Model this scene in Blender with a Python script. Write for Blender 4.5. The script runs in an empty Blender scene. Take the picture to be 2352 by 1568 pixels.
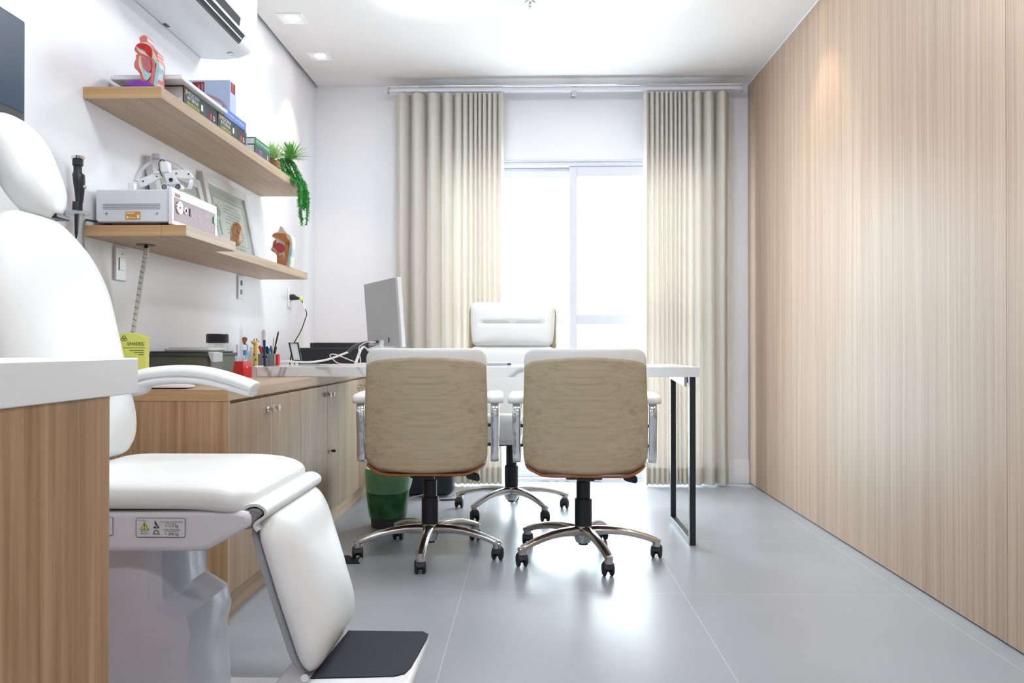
import bpy, math, random
from mathutils import Vector, Matrix, Euler
random.seed(7)
S = bpy.context.scene
COL = S.collection
PI = math.pi
# ------------------------------------------------------------------ camera
FPX, CH = 1860.0, 0.88                      # focal length in pixels of the 2352 px frame, camera height
PSI, TH = math.atan(44/FPX), math.atan(11/FPX)
cam = bpy.data.objects.new('camera', bpy.data.cameras.new('camera'))
cam.data.sensor_width = 36.0; cam.data.lens = FPX/2352*36.0
cam.data.clip_start = .02
cam.location = (0, 0, CH); cam.rotation_euler = (PI/2+TH, 0, PSI)
COL.objects.link(cam); S.camera = cam
# ------------------------------------------------------------------ world, exposure
S.view_settings.view_transform = 'Standard'; S.view_settings.look = 'None'
S.view_settings.gamma = 1; S.view_settings.use_curve_mapping = False
S.view_settings.exposure = 1.02
wd = bpy.data.worlds.new('world'); S.world = wd; wd.use_nodes = True
bgn = wd.node_tree.nodes['Background']
bgn.inputs[0].default_value = (0.86, 0.93, 1.0, 1); bgn.inputs[1].default_value = 8.0

def arealight(name, loc, rot, sx, sy, power, col=(1,1,1), shape='RECTANGLE'):
    l = bpy.data.lights.new(name, 'AREA'); l.shape = shape; l.size = sx
    if shape in ('RECTANGLE','ELLIPSE'): l.size_y = sy
    l.energy = power; l.color = col
    o = bpy.data.objects.new(name, l); o.location = loc; o.rotation_euler = rot
    COL.objects.link(o); return o
# daylight lets the renderer find the balcony opening (portal: gives no light of its own)
pt = arealight('window_daylight', (0.275, 5.47, 1.04), (-PI/2, 0, 0), 1.75, 2.08, 1.0)
pt.data.cycles.is_portal = True

LAMP_E, SPOT_E, WARM = 17.0, 14.0, (1.0, .80, .62)

# ------------------------------------------------------------------ room measures (metres)
XL, XR, YB, YF, ZC = -1.415, 1.40, 5.26, -2.2, 2.575

def ray(px, py):
    x, y, z = (px-1176)/FPX, (784-py)/FPX, -1.0
    a = PI/2+TH
    Y, Z = y*math.cos(a)-z*math.sin(a), y*math.sin(a)+z*math.cos(a)
    c, s = math.cos(PSI), math.sin(PSI)
    return Vector((x*c-Y*s, x*s+Y*c, Z))
def at(px, py, X=None, Y=None, Z=None):
    """survey helper: world point on a known real plane, read off the photograph"""
    d = ray(px, py)
    t = Y/d.y if Y is not None else X/d.x if X is not None else (Z-CH)/d.z
    return Vector((0, 0, CH)) + d*t

# ------------------------------------------------------------------ materials
MATS = {}
def nmat(name):
    m = bpy.data.materials.new(name); m.use_nodes = True
    nt = m.node_tree; b = nt.nodes['Principled BSDF']; MATS[name] = m
    return m, nt, b
def mat(name, col, rough=.5, metal=0, spec=.5, noise=0, nscale=30, coat=0, bump=0, bscale=200):
    m, nt, b = nmat(name)
    b.inputs['Base Color'].default_value = (*col, 1)
    b.inputs['Roughness'].default_value = rough
    b.inputs['Metallic'].default_value = metal
    b.inputs['Specular IOR Level'].default_value = spec
    b.inputs['Coat Weight'].default_value = coat
    tc = nt.nodes.new('ShaderNodeTexCoord')
    n = nt.nodes.new('ShaderNodeTexNoise'); n.inputs['Scale'].default_value = nscale; n.inputs['Detail'].default_value = 4
    nt.links.new(tc.outputs['Object'], n.inputs['Vector'])
    mx = nt.nodes.new('ShaderNodeMix'); mx.data_type = 'RGBA'
    nz = noise if noise else .02
    mx.inputs['A'].default_value = (*[c*(1-nz) for c in col], 1)
    mx.inputs['B'].default_value = (*[min(1, c*(1+nz)) for c in col], 1)
    nt.links.new(n.outputs['Fac'], mx.inputs['Factor']); nt.links.new(mx.outputs['Result'], b.inputs['Base Color'])
    if bump:
        n2 = nt.nodes.new('ShaderNodeTexNoise'); n2.inputs['Scale'].default_value = bscale
        nt.links.new(tc.outputs['Object'], n2.inputs['Vector'])
        bp = nt.nodes.new('ShaderNodeBump'); bp.inputs['Strength'].default_value = bump; bp.inputs['Distance'].default_value = .002
        nt.links.new(n2.outputs['Fac'], bp.inputs['Height']); nt.links.new(bp.outputs['Normal'], b.inputs['Normal'])
    return m
def srgb(h):
    r = [int(h[i:i+2], 16)/255 for i in (0, 2, 4)]
    return tuple(c/12.92 if c <= .04045 else ((c+.055)/1.055)**2.4 for c in r)
def wood(name, dark, mid, light, grain='z', fine=70, broad=11, rough=.42, along=1.6, cw=.19):
    m, nt, b = nmat(name)
    b.inputs['Roughness'].default_value = rough; b.inputs['Specular IOR Level'].default_value = .28
    tc = nt.nodes.new('ShaderNodeTexCoord')
    def layer(across, al, det, dist=0):
        mp = nt.nodes.new('ShaderNodeMapping')
        sc = [across]*3; sc['xyz'.index(grain)] = al
        mp.inputs['Scale'].default_value = sc
        nt.links.new(tc.outputs['Object'], mp.inputs['Vector'])
        n = nt.nodes.new('ShaderNodeTexNoise'); n.inputs['Scale'].default_value = 1; n.inputs['Detail'].default_value = det
        n.inputs['Distortion'].default_value = dist
        nt.links.new(mp.outputs['Vector'], n.inputs['Vector']); return n
    a = layer(fine, along, 5, .3); c = layer(broad, .5, 4, .5)
    mm = nt.nodes.new('ShaderNodeMath'); mm.operation = 'MULTIPLY_ADD'; mm.inputs[1].default_value = .62
    m2 = nt.nodes.new('ShaderNodeMath'); m2.operation = 'MULTIPLY'; m2.inputs[1].default_value = .38
    nt.links.new(a.outputs['Fac'], mm.inputs[0]); nt.links.new(c.outputs['Fac'], m2.inputs[0]); nt.links.new(m2.outputs[0], mm.inputs[2])
    r = nt.nodes.new('ShaderNodeValToRGB')
    r.color_ramp.elements[0].position = .5-cw; r.color_ramp.elements[0].color = (*dark, 1)
    r.color_ramp.elements[1].position = .5+cw; r.color_ramp.elements[1].color = (*light, 1)
    e = r.color_ramp.elements.new(.5); e.color = (*mid, 1)
    nt.links.new(mm.outputs[0], r.inputs['Fac']); nt.links.new(r.outputs['Color'], b.inputs['Base Color'])
    return m
def emis(name, col, e):
    m = bpy.data.materials.new(name); m.use_nodes = True; nt = m.node_tree; nt.nodes.clear()
    o = nt.nodes.new('ShaderNodeOutputMaterial'); em = nt.nodes.new('ShaderNodeEmission')
    em.inputs[0].default_value = (*col, 1); em.inputs[1].default_value = e
    nt.links.new(em.outputs[0], o.inputs[0]); return m

M_wall = mat('wall_paint', (.83, .84, .88), .38, noise=.01, nscale=4)
M_ceil = mat('ceiling_paint', (.80, .78, .77), .8, noise=.01, nscale=3)
M_panel = wood('wall_oak', srgb('98806C'), srgb('AD9783'), srgb('C1AE9A'), 'z', 150, 22, .46, .9, .22)
M_cabz = wood('cabinet_oak', srgb('8E7A62'), srgb('A38E76'), srgb('B3A088'), 'z', 70, 10, .45)
M_caby = wood('shelf_oak_y', srgb('9E8870'), srgb('B39D84'), srgb('C2AE96'), 'y', 60, 10, .45)
M_cabx = wood('shelf_oak_x', srgb('AC8A66'), srgb('BD9970'), srgb('CBAA84'), 'x', 60, 10, .45)
M_endz = wood('end_oak', srgb('94714F'), srgb('AE8B68'), srgb('C2A27E'), 'z', 60, 16, .45, 1.6, .16)
M_chairw = wood('chair_veneer', srgb('A09378'), srgb('B3A68B'), srgb('BEB198'), 'x', 95, 34, .45, .9, .21)
M_ply = mat('plywood_edge', srgb('8F5328'), .4, noise=.15, nscale=60)
M_white = mat('white_leather', (.83, .83, .82), .42, bump=.15, bscale=900)
M_cream = mat('ent_vinyl', (.79, .80, .80), .38, bump=.05, bscale=700)
M_plast = mat('white_plastic', (.80, .80, .83), .28)
M_gloss = mat('gloss_plastic', (.70, .70, .78), .22, coat=.25)
M_lilac = mat('shell_plastic', (.76, .75, .82), .22)
M_alu = mat('white_aluminium', (.68, .70, .77), .4)
M_chrome = mat('chrome', (.78, .78, .80), .10, 1)
M_polish = mat('polished_aluminium', (.62, .60, .58), .20, 1, noise=.05, nscale=8)
M_black = mat('black_plastic', (.012, .013, .018), .35)
M_blackm = mat('black_metal', (.018, .02, .028), .38)
M_rubber = mat('black_rubber', (.016, .016, .02), .55)
M_dark = mat('dark_grey', (.05, .055, .06), .5)
M_grey = mat('mid_grey', (.26, .27, .28), .5)
M_lgrey = mat('light_grey', (.52, .53, .56), .45)
M_paper = mat('paper', (.80, .80, .80), .8)
M_mono = mat('monitor_grey', (.40, .40, .40), .5)
M_red = mat('red_card', (.68, .015, .015), .35)
M_blue = mat('blue_cap', (.10, .32, .75), .35)
M_yellow = mat('yellow_box', (.72, .76, .16), .55)
M_ink = mat('ink', (.02, .02, .02), .7)
M_pot = mat('wicker', (.28, .15, .06), .7, noise=.5, nscale=160)
M_leaf = mat('leaf', (.16, .42, .10), .5, noise=.6, nscale=30)
M_leafp = mat('leaf_pale', (.40, .62, .26), .5, noise=.5, nscale=30)
M_trail = mat('trailing_leaf', (.03, .26, .05), .45, noise=.6, nscale=50)
M_green = mat('green_bag', (.17, .38, .19), .4, noise=.15, nscale=12)
M_purple = mat('purple_base', (.20, .03, .42), .35)

def marble():
    m, nt, b = nmat('marble'); b.inputs['Roughness'].default_value = .12
    tc = nt.nodes.new('ShaderNodeTexCoord')
    n = nt.nodes.new('ShaderNodeTexNoise'); n.inputs['Scale'].default_value = 1.5; n.inputs['Detail'].default_value = 4; n.inputs['Distortion'].default_value = .9
    nt.links.new(tc.outputs['Object'], n.inputs['Vector'])
    s = nt.nodes.new('ShaderNodeMath'); s.operation = 'SUBTRACT'; s.inputs[1].default_value = .485
    a = nt.nodes.new('ShaderNodeMath'); a.operation = 'ABSOLUTE'
    nt.links.new(n.outputs['Fac'], s.inputs[0]); nt.links.new(s.outputs[0], a.inputs[0])
    r = nt.nodes.new('ShaderNodeValToRGB')
    r.color_ramp.elements[0].position = 0; r.color_ramp.elements[0].color = (.42, .41, .39, 1)
    r.color_ramp.elements[1].position = .02; r.color_ramp.elements[1].color = (.83, .84, .85, 1)
    nt.links.new(a.outputs[0], r.inputs['Fac']); nt.links.new(r.outputs['Color'], b.inputs['Base Color'])
    return m
M_marble = marble()

def floor_mat():
    m, nt, b = nmat('porcelain_tile'); b.inputs['Specular IOR Level'].default_value = .75
    tc = nt.nodes.new('ShaderNodeTexCoord'); mp = nt.nodes.new('ShaderNodeMapping')
    mp.inputs['Location'].default_value = (-.542+.79*4, -2.90+.79*8, 0)
    nt.links.new(tc.outputs['Object'], mp.inputs['Vector'])
    br = nt.nodes.new('ShaderNodeTexBrick'); br.offset = 0; br.squash = 1
    br.inputs['Scale'].default_value = 1; br.inputs['Brick Width'].default_value = .79; br.inputs['Row Height'].default_value = .79
    br.inputs['Mortar Size'].default_value = .0013; br.inputs['Mortar Smooth'].default_value = .3
    br.inputs['Color1'].default_value = (0, 0, 0, 1); br.inputs['Color2'].default_value = (.12, .12, .12, 1); br.inputs['Mortar'].default_value = (1, 1, 1, 1)
    nt.links.new(mp.outputs['Vector'], br.inputs['Vector'])
    n = nt.nodes.new('ShaderNodeTexNoise'); n.inputs['Scale'].default_value = 2.3; n.inputs['Detail'].default_value = 8
    nt.links.new(tc.outputs['Object'], n.inputs['Vector'])
    r = nt.nodes.new('ShaderNodeValToRGB')
    r.color_ramp.elements[0].position = .3; r.color_ramp.elements[0].color = (.33, .355, .395, 1)
    r.color_ramp.elements[1].position = .7; r.color_ramp.elements[1].color = (.37, .395, .435, 1)
    nt.links.new(n.outputs['Fac'], r.inputs['Fac'])
    mx = nt.nodes.new('ShaderNodeMix'); mx.data_type = 'RGBA'; mx.inputs['B'].default_value = (.62, .60, .60, 1)
    nt.links.new(br.outputs['Fac'], mx.inputs['Factor']); nt.links.new(r.outputs['Color'], mx.inputs['A'])
    nt.links.new(mx.outputs['Result'], b.inputs['Base Color'])
    rr = nt.nodes.new('ShaderNodeMapRange'); rr.inputs['To Min'].default_value = .29; rr.inputs['To Max'].default_value = .33
    nt.links.new(n.outputs['Fac'], rr.inputs['Value']); nt.links.new(rr.outputs['Result'], b.inputs['Roughness'])
    return m
M_floor = floor_mat()

def cloth(name, col, trans):
    m = bpy.data.materials.new(name); m.use_nodes = True; nt = m.node_tree; nt.nodes.clear()
    o = nt.nodes.new('ShaderNodeOutputMaterial'); d = nt.nodes.new('ShaderNodeBsdfDiffuse'); t = nt.nodes.new('ShaderNodeBsdfTranslucent')
    mx = nt.nodes.new('ShaderNodeMixShader'); mx.inputs[0].default_value = trans
    tc = nt.nodes.new('ShaderNodeTexCoord'); mp = nt.nodes.new('ShaderNodeMapping'); mp.inputs['Scale'].default_value = (500, 500, 60)
    n = nt.nodes.new('ShaderNodeTexNoise'); n.inputs['Scale'].default_value = 1; n.inputs['Detail'].default_value = 3
    r = nt.nodes.new('ShaderNodeMix'); r.data_type = 'RGBA'
    r.inputs['A'].default_value = (*[c*.95 for c in col], 1); r.inputs['B'].default_value = (*[min(1, c*1.05) for c in col], 1)
    L = nt.links.new
    L(tc.outputs['Object'], mp.inputs['Vector']); L(mp.outputs['Vector'], n.inputs['Vector']); L(n.outputs['Fac'], r.inputs['Factor'])
    L(r.outputs['Result'], d.inputs['Color'])
    tcn = nt.nodes.new('ShaderNodeMix'); tcn.data_type = 'RGBA'; tcn.blend_type = 'MULTIPLY'; tcn.inputs['Factor'].default_value = 1
    tcn.inputs['B'].default_value = (1.0, .91, .83, 1); L(r.outputs['Result'], tcn.inputs['A']); L(tcn.outputs['Result'], t.inputs['Color'])
    L(d.outputs[0], mx.inputs[1]); L(t.outputs[0], mx.inputs[2]); L(mx.outputs[0], o.inputs[0])
    return m
M_curt = cloth('linen', (.66, .635, .59), .17)
M_hem = cloth('linen_hem', (.62, .595, .535), .07)

def glassy(name, col, gl=.12, alpha=.88, rough=.02):
    m = bpy.data.materials.new(name); m.use_nodes = True; nt = m.node_tree; nt.nodes.clear()
    o = nt.nodes.new('ShaderNodeOutputMaterial'); t = nt.nodes.new('ShaderNodeBsdfTransparent'); t.inputs[0].default_value = (*col, 1)
    g = nt.nodes.new('ShaderNodeBsdfGlossy'); g.inputs[1].default_value = rough; g.inputs[0].default_value = (1, 1, 1, 1)
    mx = nt.nodes.new('ShaderNodeMixShader'); mx.inputs[0].default_value = gl
    nt.links.new(t.outputs[0], mx.inputs[1]); nt.links.new(g.outputs[0], mx.inputs[2]); nt.links.new(mx.outputs[0], o.inputs[0])
    return m
M_glass = glassy('window_glass', (.96, .98, .98), .06)
M_acryl = glassy('clear_acrylic', (.90, .93, .94), .16)
M_smoke = glassy('smoked_plastic', (.32, .37, .34), .12, rough=.15)
M_liq = glassy('pale_liquid', (.80, .85, .9), .15)

# ------------------------------------------------------------------ mesh builder
class MB:
    def __init__(s): s.v = []; s.f = []
    def add(s, vs, fs):
        o = len(s.v); s.v += [Vector(p) for p in vs]; s.f += [tuple(i+o for i in f) for f in fs]; return s
    def box(s, x0, x1, y0, y1, z0, z1):
        vs = [(x, y, z) for z in (z0, z1) for y in (y0, y1) for x in (x0, x1)]
        return s.add(vs, [(0, 2, 3, 1), (4, 5, 7, 6), (0, 1, 5, 4), (2, 6, 7, 3), (0, 4, 6, 2), (1, 3, 7, 5)])
    def obox(s, c, h, u, v, w):
        """oriented box: centre, half sizes, three axes"""
        c = Vector(c); a = [Vector(q).normalized()*k for q, k in zip((u, v, w), h)]
        vs = [c+a[0]*i+a[1]*j+a[2]*k for k in (-1, 1) for j in (-1, 1) for i in (-1, 1)]
        return s.add(vs, [(0, 2, 3, 1), (4, 5, 7, 6), (0, 1, 5, 4), (2, 6, 7, 3), (0, 4, 6, 2), (1, 3, 7, 5)])
    def cyl(s, p0, p1, r0, r1=None, n=20, caps=True):
        r1 = r0 if r1 is None else r1
        return s.tube([p0, p1], [r0, r1], n, caps)
    def tube(s, pts, r, n=10, caps=True, closed=False):
        pts = [Vector(p) for p in pts]; N = len(pts)
        rs = r if isinstance(r, (list, tuple)) else [r]*N
        ref = None; vs = []
        for i, p in enumerate(pts):
            a = pts[i-1] if (i > 0 or closed) else p
            b = pts[(i+1) % N] if (i < N-1 or closed) else p
            t = (b-a).normalized() if (b-a).length > 1e-9 else Vector((0, 0, 1))
            if ref is None: ref = t.orthogonal().normalized()
            ref = (ref-t*ref.dot(t)).normalized(); q = t.cross(ref)
            vs += [p+(ref*math.cos(2*PI*k/n)+q*math.sin(2*PI*k/n))*rs[i] for k in range(n)]
        fs = []
        for i in range(N if closed else N-1):
            j = (i+1) % N
            fs += [(i*n+k, i*n+(k+1) % n, j*n+(k+1) % n, j*n+k) for k in range(n)]
        if caps and not closed: fs += [tuple(range(n))[::-1], tuple((N-1)*n+k for k in range(n))]
        return s.add(vs, fs)
    def sweep(s, pts, sec, axis, closed=False, scale=None):
        """planar path, section points (a along axis, b along in-plane normal)"""
        pts = [Vector(p) for p in pts]; N = len(pts); ax = Vector(axis).normalized(); n = len(sec); vs = []
        for i, p in enumerate(pts):
            a = pts[i-1] if (i > 0 or closed) else p
            b = pts[(i+1) % N] if (i < N-1 or closed) else p
            t = (b-a).normalized(); q = ax.cross(t).normalized(); k = scale[i] if scale else (1, 1)
            if not isinstance(k, tuple): k = (k, k)
            vs += [p+ax*(e[0]*k[0])+q*(e[1]*k[1]) for e in sec]
        fs = []
        for i in range(N if closed else N-1):
            j = (i+1) % N
            fs += [(i*n+k, i*n+(k+1) % n, j*n+(k+1) % n, j*n+k) for k in range(n)]
        if not closed: fs += [tuple(range(n))[::-1], tuple((N-1)*n+k for k in range(n))]
        return s.add(vs, fs)
    def lathe(s, prof, c, n=28, axis=(0, 0, 1), u=None):
        ax = Vector(axis).normalized(); a = Vector(u).normalized() if u else ax.orthogonal().normalized(); b = ax.cross(a); c = Vector(c)
        vs = []
        for r, h in prof: vs += [c+ax*h+(a*math.cos(2*PI*k/n)+b*math.sin(2*PI*k/n))*max(r, 1e-5) for k in range(n)]
        fs = [(i*n+k, i*n+(k+1) % n, (i+1)*n+(k+1) % n, (i+1)*n+k) for i in range(len(prof)-1) for k in range(n)]
        return s.add(vs, fs)
    def prism(s, pts, d):
        pts = [Vector(p) for p in pts]; d = Vector(d); n = len(pts)
        vs = pts+[p+d for p in pts]
        fs = [tuple(range(n))[::-1], tuple(range(n, 2*n))]+[(i, (i+1) % n, n+(i+1) % n, n+i) for i in range(n)]
        return s.add(vs, fs)
    def ell(s, c, r, n=24, m=14, R=None):
        c = Vector(c); vs = []; R = R or Matrix.Identity(3)
        for i in range(1, m):
            th = PI*i/m
            for k in range(n):
                ph = 2*PI*k/n
                vs.append(c+R@Vector((r[0]*math.sin(th)*math.cos(ph), r[1]*math.sin(th)*math.sin(ph), r[2]*math.cos(th))))
        top = len(vs); vs += [c+R@Vector((0, 0, r[2])), c-R@Vector((0, 0, r[2]))]
        fs = [(i*n+k, (i+1)*n+k, (i+1)*n+(k+1) % n, i*n+(k+1) % n) for i in range(m-2) for k in range(n)]
        fs += [(top, k, (k+1) % n) for k in range(n)]+[(top+1, (m-2)*n+(k+1) % n, (m-2)*n+k) for k in range(n)]
        return s.add(vs, fs)
    def pad(s, outline, tf, tb, place, rings=9, p=4, extra=None):
        """upholstered pad: closed outline (u, v), front/back thickness, placed by a function"""
        n = len(outline); cu = sum(q[0] for q in outline)/n; cv = sum(q[1] for q in outline)/n
        vs = []; fs = []; ss = [math.sin(PI/2*(i+1)/rings) for i in range(rings)]
        def ring(sc, sgn, t):
            k = max(0, 1-sc**p)**(1/p)
            for (u, v) in outline:
                U, V = cu+(u-cu)*sc, cv+(v-cv)*sc
                nn = sgn*t*k
                if extra and sgn > 0: nn += extra(U, V)*k
                vs.append(place(U, V, nn))
        for sgn, t in ((1, tf), (-1, tb)):
            for sc in ss[:-1]: ring(sc, sgn, t)
        ring(1, 1, 0)
        R = rings-1; per = 2*R*n; c0 = len(vs)
        vs.append(place(cu, cv, tf+(extra(cu, cv) if extra else 0))); vs.append(place(cu, cv, -tb))
        for side in (0, 1):
            b = side*R*n
            idx = [b+i*n for i in range(R)]+[per]
            for i in range(R):
                for k in range(n):
                    q = (idx[i]+k, idx[i+1]+k, idx[i+1]+(k+1) % n, idx[i]+(k+1) % n)
                    fs.append(q if side == 0 else q[::-1])
            for k in range(n):
                q = (c0+side, b+k, b+(k+1) % n); fs.append(q if side == 0 else q[::-1])
        return s.add(vs, fs)
    def build(s, name, m, parent=None, origin=None, bevel=0, smooth=40, seg=2, local=False, sub=0, kind=None):
        if parent is not None: O = Vector((0, 0, 0)) if local else wpos(parent)
        elif origin is not None: O = Vector(origin)
        else:
            xs = [v.x for v in s.v]; ys = [v.y for v in s.v]; zs = [v.z for v in s.v]
            O = Vector(((min(xs)+max(xs))/2, (min(ys)+max(ys))/2, min(zs)))
        me = bpy.data.meshes.new(name); me.from_pydata([v-O for v in s.v], [], s.f); me.update()
        import bmesh
        bm = bmesh.new(); bm.from_mesh(me); bmesh.ops.recalc_face_normals(bm, faces=bm.faces); bm.to_mesh(me); bm.free()
        me.materials.append(m)
        o = bpy.data.objects.new(name, me); COL.objects.link(o)
        if parent is not None: o.parent = parent
        else: o.location = O
        if smooth:
            for p in me.polygons: p.use_smooth = True
            me.set_sharp_from_angle(angle=math.radians(smooth))
        if bevel:
            b = o.modifiers.new('bevel', 'BEVEL'); b.width = bevel; b.segments = seg; b.limit_method = 'ANGLE'; b.angle_limit = math.radians(50)
            b.harden_normals = False
        if sub:
            b = o.modifiers.new('sub', 'SUBSURF'); b.levels = sub; b.render_levels = sub
        if kind: o['kind'] = kind
        return o
def wpos(o):
    p = Vector(o.location)
    while o.parent: o = o.parent; p += o.location
    return p
def rrect(w, h, r, n=6, cx=0, cy=0, per=0):
    out = []
    for (sx, sy, a0) in ((1, 1, 0), (-1, 1, 90), (-1, -1, 180), (1, -1, 270)):
        for i in range(n+1):
            a = math.radians(a0+90*i/n)
            out.append((cx+sx*(w/2-r)+r*math.cos(a), cy+sy*(h/2-r)+r*math.sin(a)))
    if per:
        d = []
        for i in range(len(out)):
            a, b = out[i], out[(i+1) % len(out)]; L = math.hypot(b[0]-a[0], b[1]-a[1]); k = max(1, int(L/per))
            d += [(a[0]+(b[0]-a[0])*j/k, a[1]+(b[1]-a[1])*j/k) for j in range(k)]
        out = d
    return out
def smoothpath(pts, k=6, closed=False):
    pts = [Vector(p) for p in pts]; n = len(pts); out = []
    for i in range(n if closed else n-1):
        p0 = pts[(i-1) % n] if (closed or i > 0) else pts[0]; p1 = pts[i]; p2 = pts[(i+1) % n]
        p3 = pts[(i+2) % n] if (closed or i+2 < n) else pts[-1]
        for j in range(k):
            t = j/k
            out.append(.5*((2*p1)+(p2-p0)*t+(2*p0-5*p1+4*p2-p3)*t*t+(3*p1-p0-3*p2+p3)*t**3))
    if not closed: out.append(pts[-1])
    return out
def thing(name, label, cat, loc, group=None):
    o = bpy.data.objects.new(name, None); COL.objects.link(o); o.location = loc; o.empty_display_size = .05
    o['label'] = label; o['category'] = cat
    if group: o['group'] = group
    return o
def tag(o, label, cat, group=None):
    o['label'] = label; o['category'] = cat
    if group: o['group'] = group
    return o
def dup(o, parent=None):
    c = o.copy(); COL.objects.link(c)
    if parent is not None: c.parent = parent
    for ch in list(o.children): dup(ch, c)
    return c
def text(body, width, m, parent, org, u=(0, 1, 0), v=(0, 0, 1), height=None, name='lettering', local=False, align='l', depth=.0006):
    cu = bpy.data.curves.new('t', 'FONT'); cu.body = body; cu.size = 1; cu.extrude = 0
    to = bpy.data.objects.new('t', cu); COL.objects.link(to)
    dg = bpy.context.evaluated_depsgraph_get(); me = bpy.data.meshes.new_from_object(to.evaluated_get(dg))
    bpy.data.objects.remove(to)
    xs = [q.co.x for q in me.vertices]; ys = [q.co.y for q in me.vertices]
    if not xs: return
    k = width/(max(xs)-min(xs)); ky = (height/(max(ys)-min(ys))) if height else k
    U, V = Vector(u).normalized(), Vector(v).normalized(); N = U.cross(V)
    O = Vector(org)-(Vector((0, 0, 0)) if local else wpos(parent)); x0 = min(xs); y0 = min(ys)
    if align == 'c': x0 = (min(xs)+max(xs))/2
    for q in me.vertices: q.co = O+U*((q.co.x-x0)*k)+V*((q.co.y-y0)*ky)+N*depth
    me.materials.clear(); me.materials.append(m); me.update(); me.name = name
    o = bpy.data.objects.new(name, me); COL.objects.link(o); o.parent = parent
    return o
def B(x0, x1, y0, y1, z0, z1): return MB().box(x0, x1, y0, y1, z0, z1)
def struct(mb, name, m, **k): return mb.build(name, m, kind='structure', **k)

# ================================================================== ROOM
WX0, WX1, WZ1 = -.60, 1.15, 2.085            # balcony door opening
struct(B(XL-.1, XR+.1, YF-.1, YB+.26, -.12, 0), 'floor', M_floor, origin=(0, 0, 0))
# ceiling slab with a shadow gap along the left wall
struct(MB().box(XL+.022, XR+.1, YF-.1, YB+.2, ZC, ZC+.03).box(XL-.1, XR+.1, YF-.1, YB+.2, ZC+.075, ZC+.15), 'ceiling', M_ceil)
struct(B(XL-.1, XL, YF-.1, YB+.2, 0, ZC+.08), 'wall_left', M_wall)
struct(B(XL, XR, YF-.1, YF, 0, ZC+.08), 'wall_front', M_wall)
struct(MB().box(XL, WX0, YB, YB+.2, 0, ZC+.08).box(WX1, XR+.1, YB, YB+.2, 0, ZC+.08).box(WX0, WX1, YB, YB+.2, WZ1, ZC+.08), 'wall_back', M_wall)
pw = struct(B(XR+.018, XR+.12, YF-.1, YB, 0, ZC+.08), 'wall_right', M_wall)
for (y0, y1) in ((-.33, 2.418), (2.42, YB)):
    B(XR, XR+.018, y0, y1, .006, ZC-.012).build('oak_panel', M_panel, pw)
B(XR, XR+.018, YF, -.332, .006, ZC-.012).build('oak_panel', M_panel, pw)
struct(B(XR+.004, XR+.017, YF, YB, ZC-.012, ZC), 'trim_right', M_wall)
bb = [(0, 0), (-.016, 0), (-.016, .12), (-.010, .132), (-.006, .15), (0, .15)]
struct(MB().prism([(WX1+.0, YB+a, z) for a, z in bb], (XR-WX1, 0, 0)), 'baseboard_back', M_wall)
struct(MB().prism([(XL, YB+a, z) for a, z in bb], (WX0-XL, 0, 0)), 'baseboard_back', M_wall)

# balcony door: white aluminium, two sliding leaves
wn = bpy.data.objects.new('window_1', None); wn.location = (.275, 5.33, 0); wn['kind'] = 'structure'; COL.objects.link(wn)
fy0, fy1 = 5.275, 5.385
MB().box(WX0, WX0+.035, fy0, fy1, 0, WZ1).box(WX1-.035, WX1, fy0, fy1, 0, WZ1).box(WX0, WX1, fy0, fy1, WZ1-.03, WZ1).box(WX0, WX1, fy0, fy1, 0, .022).box(WX0, WX1, YB-.004, YB+.004, WZ1-.004, WZ1+.006).build('frame', M_alu, wn, bevel=.002)
def leaf(x0, x1, y, name='sliding_leaf'):
    l = MB().box(x0, x0+.05, y-.018, y+.018, .024, WZ1-.032).box(x1-.05, x1, y-.018, y+.018, .024, WZ1-.032).box(x0+.05, x1-.05, y-.018, y+.018, WZ1-.095, WZ1-.032)
    l.box(x0+.05, x1-.05, y-.018, y+.018, 1.022, 1.088).box(x0+.05, x1-.05, y-.018, y+.018, .024, .085).build(name, M_alu, wn, bevel=.002)
    B(x0+.05, x1-.05, y-.003, y+.003, .085, 1.022).build('glass_pane', M_glass, wn)
    B(x0+.05, x1-.05, y-.003, y+.003, 1.088, WZ1-.095).build('glass_pane', M_glass, wn)
leaf(WX0+.035, .302, 5.352); leaf(.25, WX1-.035, 5.306)
B(WX0, WX1, 5.27, 5.46, 0, .006).build('sill', M_marble, wn)
# balcony
struct(B(-2.2, 2.6, YB+.26, 6.6, -.14, -.02), 'trim_balcony', M_paper)
rl = thing('balcony_railing', 'pale grey balcony railing seen through the glass behind the tall white chair', 'railing', (.3, 6.4, -.02))
B(-1.6, 2.0, 6.38, 6.42, .975, 1.012).build('handrail', M_lgrey, rl, bevel=.004)
B(-1.6, 2.0, 6.39, 6.41, .885, .900).build('rail', M_lgrey, rl)
B(-1.6, 2.0, 6.39, 6.41, .06, .08).build('rail', M_lgrey, rl)
for x in (-.9, .49, 1.6): B(x-.012, x+.012, 6.385, 6.415, -.02, .975).build('post', M_grey, rl)
B(-1.6, 2.0, 6.397, 6.403, .08, .885).build('glass_panel', M_glass, rl)

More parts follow.
